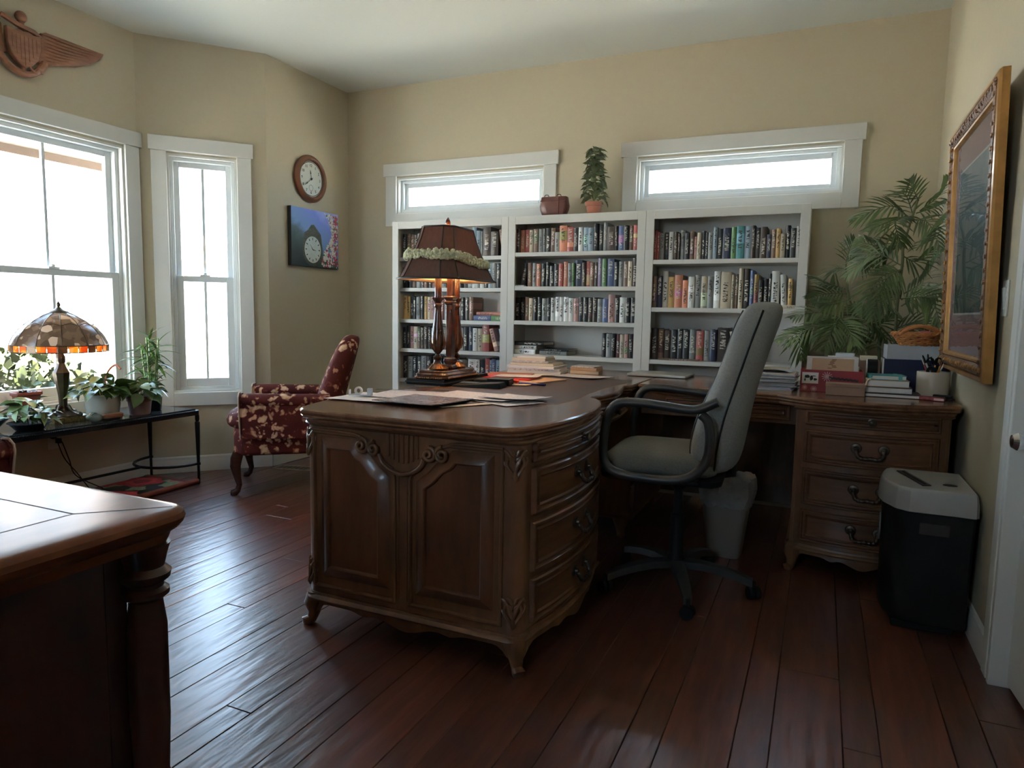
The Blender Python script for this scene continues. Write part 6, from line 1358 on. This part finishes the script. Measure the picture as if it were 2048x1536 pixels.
# hooked rug under the table, one edge rolled
rgm, nt, b, _ = newmat('flower_rug'); tcn = N(nt, 'ShaderNodeTexCoord'); vo = N(nt, 'ShaderNodeTexVoronoi'); vo.inputs['Scale'].default_value = 3.4; nz = noise(nt, 14, 3)
mx_ = N(nt, 'ShaderNodeMix', data_type='RGBA'); mx_.inputs[0].default_value = .08; nt.links.new(tcn.outputs['Object'], mx_.inputs[6]); nt.links.new(nz.outputs[1], mx_.inputs[7]); nt.links.new(mx_.outputs[2], vo.inputs['Vector'])
r = ramp(nt, vo.outputs['Distance'], [(.10, (.30,.05,.04)), (.36, (.42,.035,.04)), (.42, (.30,.30,.20)), (.48, (.05,.09,.04)), (.56, (.03,.03,.025))]); nt.links.new(r.outputs[0], b.inputs['Base Color']); b.inputs['Roughness'].default_value = .95; bump(nt, b, nz.outputs[0], .3)
rg_ = empty('floor_rug', (-3.66, 2.60, .0012), math.radians(2), 'dark hooked rug with red flowers on the floor under the window table', 'rug')
m = MB(); m.box(-.22,.19,-.42,.40,0,.009); m.build('pile', rgm, rg_, 0, .003); m = MB(); m.tube([(.205,-.40,.016),(.208,0,.016),(.205,.40,.016)], .016, 10); m.build('rolled_edge', plain('faded_red_edge', (.22,.06,.045), .9, 0, .2, 20), rg_)
rnd = random.Random(3)
for (fx, fy, fr2, mtn) in ((-.10,.26,.115,'red'),(.05,-.02,.10,'red'),(-.12,-.22,.10,'red'),(.10,.28,.05,'leaf'),(.02,.12,.05,'leaf')):
    for k in range(3 if mtn == 'red' else 1):
        m = MB(); r_ = fr2*(1-.3*k); m.add([(fx+r_*(1+.14*math.sin(5*a+k))*math.cos(a), fy+r_*(1+.14*math.sin(5*a+k))*math.sin(a)*1.1, .0094+.0006*k) for a in [j*2*PI/30 for j in range(30)]], [tuple(range(30))])
        m.build('woven_flower' if mtn == 'red' else 'woven_leaf', plain('rug_'+mtn+str(k), ((.34,.02,.025),(.45,.04,.045),(.24,.015,.02))[k] if mtn == 'red' else (.22,.26,.13), .95, 0, .4, 60), rg_, 0)
m = MB(); m.box(-.22,.19,.37,.40,.009,.011); m.box(-.22,.19,-.42,-.39,.009,.011); m.build('border', plain('faded_red_border', (.20,.05,.04), .9), rg_, 0)
# stained-glass lamp
sg_ = empty('stained_glass_lamp', (-3.672, 2.335, WT+.0076), 0, 'stained-glass dome lamp with amber band on the window table', 'lamp')
m = MB(); m.slab(octr(.075,.095,.0)[::1] if False else rrt(.078,.098,.004), [(0,0),(0,.030)]); m.build('plinth', plain('gold_black_mosaic', (.20,.15,.06), .4, .3, .8, 90), sg_, 0)
MT['dkb'] = plain('dark_bronze', (.075,.055,.035), .3, .6, .3, 30, .2)
m = MB(); m.lathe([(.085,.030),(.085,.036),(.060,.046),(.035,.056),(.022,.070),(.020,.10),(.022,.14),(.026,.17),(.033,.20),(.042,.25),(.043,.262),(.025,.29),(.018,.31),(.022,.32),(.022,.345),(.014,.36),(.012,.40)], n=8, ph=.39); m.build('stem', MT['dkb'], sg_, 30)
for k in range(4):
    a = k*PI/2+.39; m = MB(); m.tube(cat_rom([(.025*math.cos(a),.025*math.sin(a),.085),(.05*math.cos(a),.05*math.sin(a),.055),(.085*math.cos(a),.085*math.sin(a),.042),(.10*math.cos(a),.10*math.sin(a),.036)], 4), [.010,.010,.009,.008,.008,.008,.009,.010,.012,.012,.011,.010,.008][:13], 7); m.build('foot_scroll', MT['dkb'], sg_)
def stain_mat(name, cols, sc=26, tr=.45):
    m_ = bpy.data.materials.new(name); m_.use_nodes = True; nt = m_.node_tree; nt.nodes.clear(); out = N(nt, 'ShaderNodeOutputMaterial'); tcn = N(nt, 'ShaderNodeTexCoord')
    d = N(nt, 'ShaderNodeBsdfPrincipled'); t = N(nt, 'ShaderNodeBsdfTranslucent'); mx = N(nt, 'ShaderNodeMixShader'); mx.inputs[0].default_value = tr
    v = N(nt, 'ShaderNodeTexVoronoi'); v.inputs['Scale'].default_value = sc; nt.links.new(tcn.outputs['Object'], v.inputs['Vector']); s_ = N(nt, 'ShaderNodeSeparateColor'); nt.links.new(v.outputs['Color'], s_.inputs[0])
    r = ramp(nt, s_.outputs[0], cols); r.color_ramp.interpolation = 'CONSTANT'; nt.links.new(r.outputs[0], d.inputs['Base Color']); d.inputs['Roughness'].default_value = .2; nt.links.new(r.outputs[0], t.inputs[0])
    nt.links.new(d.outputs[0], mx.inputs[1]); nt.links.new(t.outputs[0], mx.inputs[2]); nt.links.new(mx.outputs[0], out.inputs[0]); return m_
MT['stg'] = stain_mat('stained_glass', [(0,(.07,.045,.03)),(.45,(.11,.075,.05)),(.7,(.32,.24,.17)),(.8,(.13,.085,.055)),(.93,(.42,.34,.28))], 30, .25)
MT['amb'] = stain_mat('amber_glass', [(0,(.85,.34,.06)),(.4,(.95,.55,.12)),(.7,(.75,.25,.08)),(.9,(.9,.65,.35))], 30, .7)
MT['amb2'] = stain_mat('brown_glass', [(0,(.30,.16,.07)),(.5,(.22,.13,.07)),(.9,(.4,.28,.15))], 30, .5)
dome = [(.222,.412),(.205,.452),(.172,.498),(.130,.535),(.085,.562),(.045,.578)]
NS = 12
for k in range(NS):
    a0, a1 = 2*PI*k/NS, 2*PI*(k+1)/NS; m = MB(); vs = []
    for r, z in dome:
        for j in range(4): a = lerp(a0+.004, a1-.004, j/3); rr_ = r*(1-.012*math.sin(PI*j/3)); vs.append((rr_*math.cos(a), rr_*math.sin(a), z))
    m.add(vs, [(i*4+j, i*4+j+1, (i+1)*4+j+1, (i+1)*4+j) for i in range(len(dome)-1) for j in range(3)]); m.build('glass_panel', MT['stg'], sg_, 60)
    m = MB(); m.tube([(r*math.cos(a0), r*math.sin(a0), z) for r, z in dome], .0022, 5); 
    am_ = (a0+a1)/2
    for s0, s1 in ((.25,.75),): m.tube([(lerp(.222,.205,.5)*math.cos(lerp(a0,a1,q))*(1-.1*math.sin(PI*q)), lerp(.222,.205,.5)*math.sin(lerp(a0,a1,q))*(1-.1*math.sin(PI*q)), .430+.035*math.sin(PI*q)) for q in (.1,.3,.5,.7,.9)], .0018, 4)
    m.tube([(.155*math.cos(lerp(a0,a1,q)), .155*math.sin(lerp(a0,a1,q)), .512+.012*math.sin(PI*q)) for q in (.0,.25,.5,.75,1)], .0018, 4); m.build('leading', MT['dkb'], sg_, 60)
NB = 30
for k in range(NB):
    a0, a1 = 2*PI*k/NB+.012, 2*PI*(k+1)/NB-.012; r = .223; m = MB(); m.add([(r*math.cos(a0), r*math.sin(a0), .378),(r*math.cos(a1), r*math.sin(a1), .378),(r*math.cos(a1), r*math.sin(a1), .409),(r*math.cos(a0), r*math.sin(a0), .409)]+[((r-.003)*math.cos(a0), (r-.003)*math.sin(a0), .378),((r-.003)*math.cos(a1), (r-.003)*math.sin(a1), .378),((r-.003)*math.cos(a1), (r-.003)*math.sin(a1), .409),((r-.003)*math.cos(a0), (r-.003)*math.sin(a0), .409)], [(0,1,2,3),(5,4,7,6),(0,4,5,1),(3,2,6,7),(0,3,7,4),(1,5,6,2)])
    m.build('glass_tile', MT['amb'] if k % 3 else MT['amb2'], sg_, 0)
m = MB()
for z in (.376, .411): m.tube([(.224*math.cos(2*PI*k/48), .224*math.sin(2*PI*k/48), z) for k in range(48)], .0028, 6, closed=True)
for k in range(NB): a = 2*PI*k/NB; m.tube([(.224*math.cos(a), .224*math.sin(a), .376),(.224*math.cos(a), .224*math.sin(a), .411)], .0018, 4)
m.build('rim_leading', MT['dkb'], sg_, 60)
m = MB(); m.lathe([(.05,.576),(.044,.585),(.025,.592),(.012,.604),(.006,.608),(.009,.614),(.010,.622),(.005,.632),(.001,.638)], n=16); m.build('cap', MT['dkb'], sg_)
bl_ = bpy.data.lights.new('added_glass_glow', 'POINT'); bl_.energy = 1.0; bl_.color = (1,.72,.42); bl_.shadow_soft_size = .03; bo = bpy.data.objects.new('added_glass_glow', bl_); COL.objects.link(bo); bo.parent = sg_; bo.location = (0,0,.45)  # the lamp is unlit; this point light is added inside its glass
# ---------------------------------------------------------------- plants by the window
hl = leafmesh('leaf', [(0,.002),(.008,.020),(.022,.029),(.040,.027),(.058,.016),(.072,.004),(.080,.0005)], MT['leafd'], .25)
hlp = leafmesh('leaf', [(0,.002),(.008,.018),(.022,.026),(.040,.024),(.058,.014),(.072,.004),(.080,.0005)], MT['leafl'], .25)
def bushy(t, z0, n, R, H, seed, meshes, sc_=(.8,1.3), stem=True, tilt=(-.9,.5)):
    rnd = random.Random(seed)
    for k in range(n):
        a = k*2.399+rnd.uniform(-.3,.3); f = rnd.random(); r = R*math.sqrt(rnd.random())*.8; z = z0+H*(1-(r/R)**2)*rnd.uniform(.35,1)
        c = Vector((r*math.cos(a), r*math.sin(a), z)); s_ = rnd.uniform(*sc_)
        link('leaf', rnd.choice(meshes), t, loc=c, rot=(rnd.uniform(*tilt), rnd.uniform(-.5,.5), a-PI/2), scale=(s_, s_, s_))
        if stem and k % 3 == 0: m = MB(); m.tube([(c.x*.2, c.y*.2, z0-.01), (c.x*.6, c.y*.6, (z0+z)/2+.01), tuple(c)], .0016, 4); m.build('stalk', MT['leafd'], t)
def lathe_pot(t, prof, mat, soilr, soilz, nm='pot', n=28):
    m = MB(); m.lathe(prof, n=n); m.build(nm, mat, t, 45); m = MB(); m.lathe([(.001, soilz+.002), (soilr, soilz)], n=20, cap=False); m.build('soil', MT['soil'], t)
pz = WT+.0076
h1 = empty('pothos_plant', (-3.560, 2.700, pz), 0, 'variegated leafy plant in a pink-brown clay pot on the window table', 'plant')
lathe_pot(h1, [(.050,0),(.054,.004),(.062,.075),(.067,.078),(.069,.108),(.064,.110),(.060,.095),(.001,.093)], plain('mauve_clay', (.26,.15,.14), .7, 0, .1), .059, .098); bushy(h1, .10, 66, .135, .12, 1, [hl, hlp], (.7,1.15))
bm2 = empty('bamboo_plant', (-3.640, 2.845, pz), 0, 'upright bamboo plant with narrow leaves behind the leafy pot', 'plant')
lathe_pot(bm2, [(.045,0),(.048,.004),(.055,.085),(.052,.088),(.048,.078),(.001,.075)], MT['black'], .047, .078)
nl = leafmesh('leaf', [(0,.0012),(.015,.006),(.045,.0085),(.085,.006),(.12,.0005)], MT['leafd'], .3); nl2 = leafmesh('leaf', [(0,.0012),(.015,.006),(.045,.0085),(.085,.006),(.12,.0005)], plain('fresh_leaf', (.10,.24,.04), .4, 0, .4), .3)
rnd = random.Random(14)
for s_ in range(5):
    a = s_*1.3; bx_, by_ = .022*math.cos(a), .022*math.sin(a); H_ = .30+.07*rnd.random(); m = MB(); tx, ty = bx_*2.2, by_*2.2
    m.tube([(bx_, by_, .07), (lerp(bx_,tx,.5), lerp(by_,ty,.5), .07+H_*.5), (tx, ty, .07+H_)], .0045, 7); m.build('cane', MT['leafl'], bm2)
    for k in range(22):
        f = .25+.75*k/21; az = rnd.uniform(0, 2*PI); q = rnd.uniform(.75,1.15); link('leaf', nl if rnd.random() < .5 else nl2, bm2, loc=(lerp(bx_,tx,f), lerp(by_,ty,f), .07+H_*f), rot=(rnd.uniform(-.5,1.0), rnd.uniform(-.3,.3), az), scale=(q, q, q))
h2 = empty('potted_philodendron', (-3.615, 2.515, pz), 0, 'broad-leafed plant in a large white glass pot behind the brush', 'plant')
lathe_pot(h2, [(.060,0),(.070,.004),(.082,.03),(.088,.08),(.084,.13),(.080,.132),(.080,.11),(.001,.108)], plain('milk_glass_pot', (.50,.48,.40), .2, 0, .04), .078, .112); bushy(h2, .12, 52, .13, .13, 8, [hl, hl, hlp], (.85,1.5))
m = MB(); m.tube(cat_rom([(-.02,.02,.12),(-.01,.04,.24),(.03,.06,.29),(.07,.065,.27)], 5), .006, 6); m.build('hooked_stalk', MT['terra'], h2)
h3 = empty('african_violet', (-3.545, 2.085, pz), 0, 'round-leafed green plant in a shallow black dish at the near end of the window table', 'plant')
lathe_pot(h3, [(.050,0),(.060,.003),(.088,.035),(.095,.038),(.090,.041),(.075,.030),(.001,.026)], MT['black'], .075, .030, 'dish'); bushy(h3, .035, 56, .12, .13, 5, [hl, hlp], (.6,1.05))
# square terracotta planter on the sill
h4 = empty('sill_planter', (-3.905, 2.288, .5345), 0, 'square brick-red planter with a small succulent on the window sill', 'plant')
m = MB(); P4 = [(-.028,-.06),(.028,-.06),(.028,.06),(-.028,.06)]; m.slab(P4, [(.008,0),(0,.062),(-.006,.064),(-.006,.080),(.002,.080),(.004,.066)]); m.build('planter', plain('brick_red_clay', (.22,.055,.035), .7), h4, 0, .002)
sl = leafmesh('leaf', [(0,.003),(.008,.008),(.02,.007),(.03,.0005)], plain('dark_succulent', (.05,.05,.035), .5), .3); rnd = random.Random(2)
for k in range(26): link('leaf', sl, h4, loc=(rnd.uniform(-.02,.02), rnd.uniform(-.045,.045), .068), rot=(rnd.uniform(.1,1.2), 0, rnd.uniform(0,6.3)), scale=(1.1,1.1,1.1))
m = MB(); m.box(XA-.12, XA+.03, 2.06, 2.96, .512, .533); struct(m.build('window_1', MT['trim'], smooth=0, bevel=.003)) if False else None
# brush and ceramic animal at the table's front edge
br = on('wooden_brush', 'wooden-backed brush lying on the window table beside the ceramic hare', 'brush', -3.500, 2.490, pz, PI/2-.1); MT['tanw'] = wood('tan_wood', (.22,.09,.045), (.38,.18,.10), rough=.5)
m = MB(); m.slab(rrt(.052,.020,.010), [(.003,.012),(0,.016),(0,.032),(.004,.036)]); m.build('back', MT['tanw'], br, 40); m = MB()
for i in range(9):
    for j in range(3): m.tube([(-.042+i*.0105, -.012+j*.012, 0),(-.042+i*.0105, -.012+j*.012, .013)], .003, 4)
bq = m.build('bristles', MT['black'], br); bq['kind'] = 'stuff'
hr = on('ceramic_figurine', 'grey-green glazed animal figurine at the front edge of the window table', 'figurine', -3.505, 2.395, pz, PI/2); mg_ = plain('celadon_glaze', (.24,.29,.26), .2, 0, .35, 25)
m = MB(); m.ball((0,0,.022), .026, 14, 8, (1.5,.85,.85)); m.ball((-.034,0,.030), .016, 12, 7, (1.1,.9,.9)); m.build('body', mg_, hr)
for sg in (-1, 1): m = MB(); m.tube([(-.030,sg*.006,.040),(-.012,sg*.009,.050),(.004,sg*.010,.047)], [.004,.006,.002], 7); m.build('ear', mg_, hr)
gd = on('glass_dish', 'small clear glass dish behind the wooden brush', 'dish', -3.490, 2.575, pz); m = MB(); m.lathe([(.016,0),(.020,.002),(.024,.016),(.022,.016),(.018,.004),(.001,.003)], n=20, cap=False); m.build('bowl', clear, gd)
# outlet with two cords on the wall below the window
ot = empty('wall_outlet', (XA+.001, 2.435, .33), 0, 'wall outlet under the window table with two black plugs', 'outlet'); soft_box('cover_plate', ot, 0,.006,-.036,.036,-.057,.057, MT['trim'], .002)
for k, y in enumerate((-.012, .016)): soft_box('plug', ot, .006,.036, y-.010, y+.010, .005-.03*k, .033-.03*k, MT['black'], .003)
for k, (y, pts) in enumerate(((2.423, [(.037,.0,.018),(.06,-.01,.02),(.075,.02,-.10),(.09,.08,-.20),(.12,.14,-.318)]), (2.451, [(.037,.0,-.012),(.055,.0,-.02),(.06,.03,-.12),(.07,.06,-.22),(.11,.19,-.320)]))):
    c = empty('power_cord', (XA+.001, y, .33), 0, ('black cord hanging from the upper plug to the rug', 'black cord hanging from the lower plug to the floor')[k], 'cord'); m = MB(); m.tube(cat_rom(pts, 6), .0032, 6); m.build('cable', MT['black'], c)
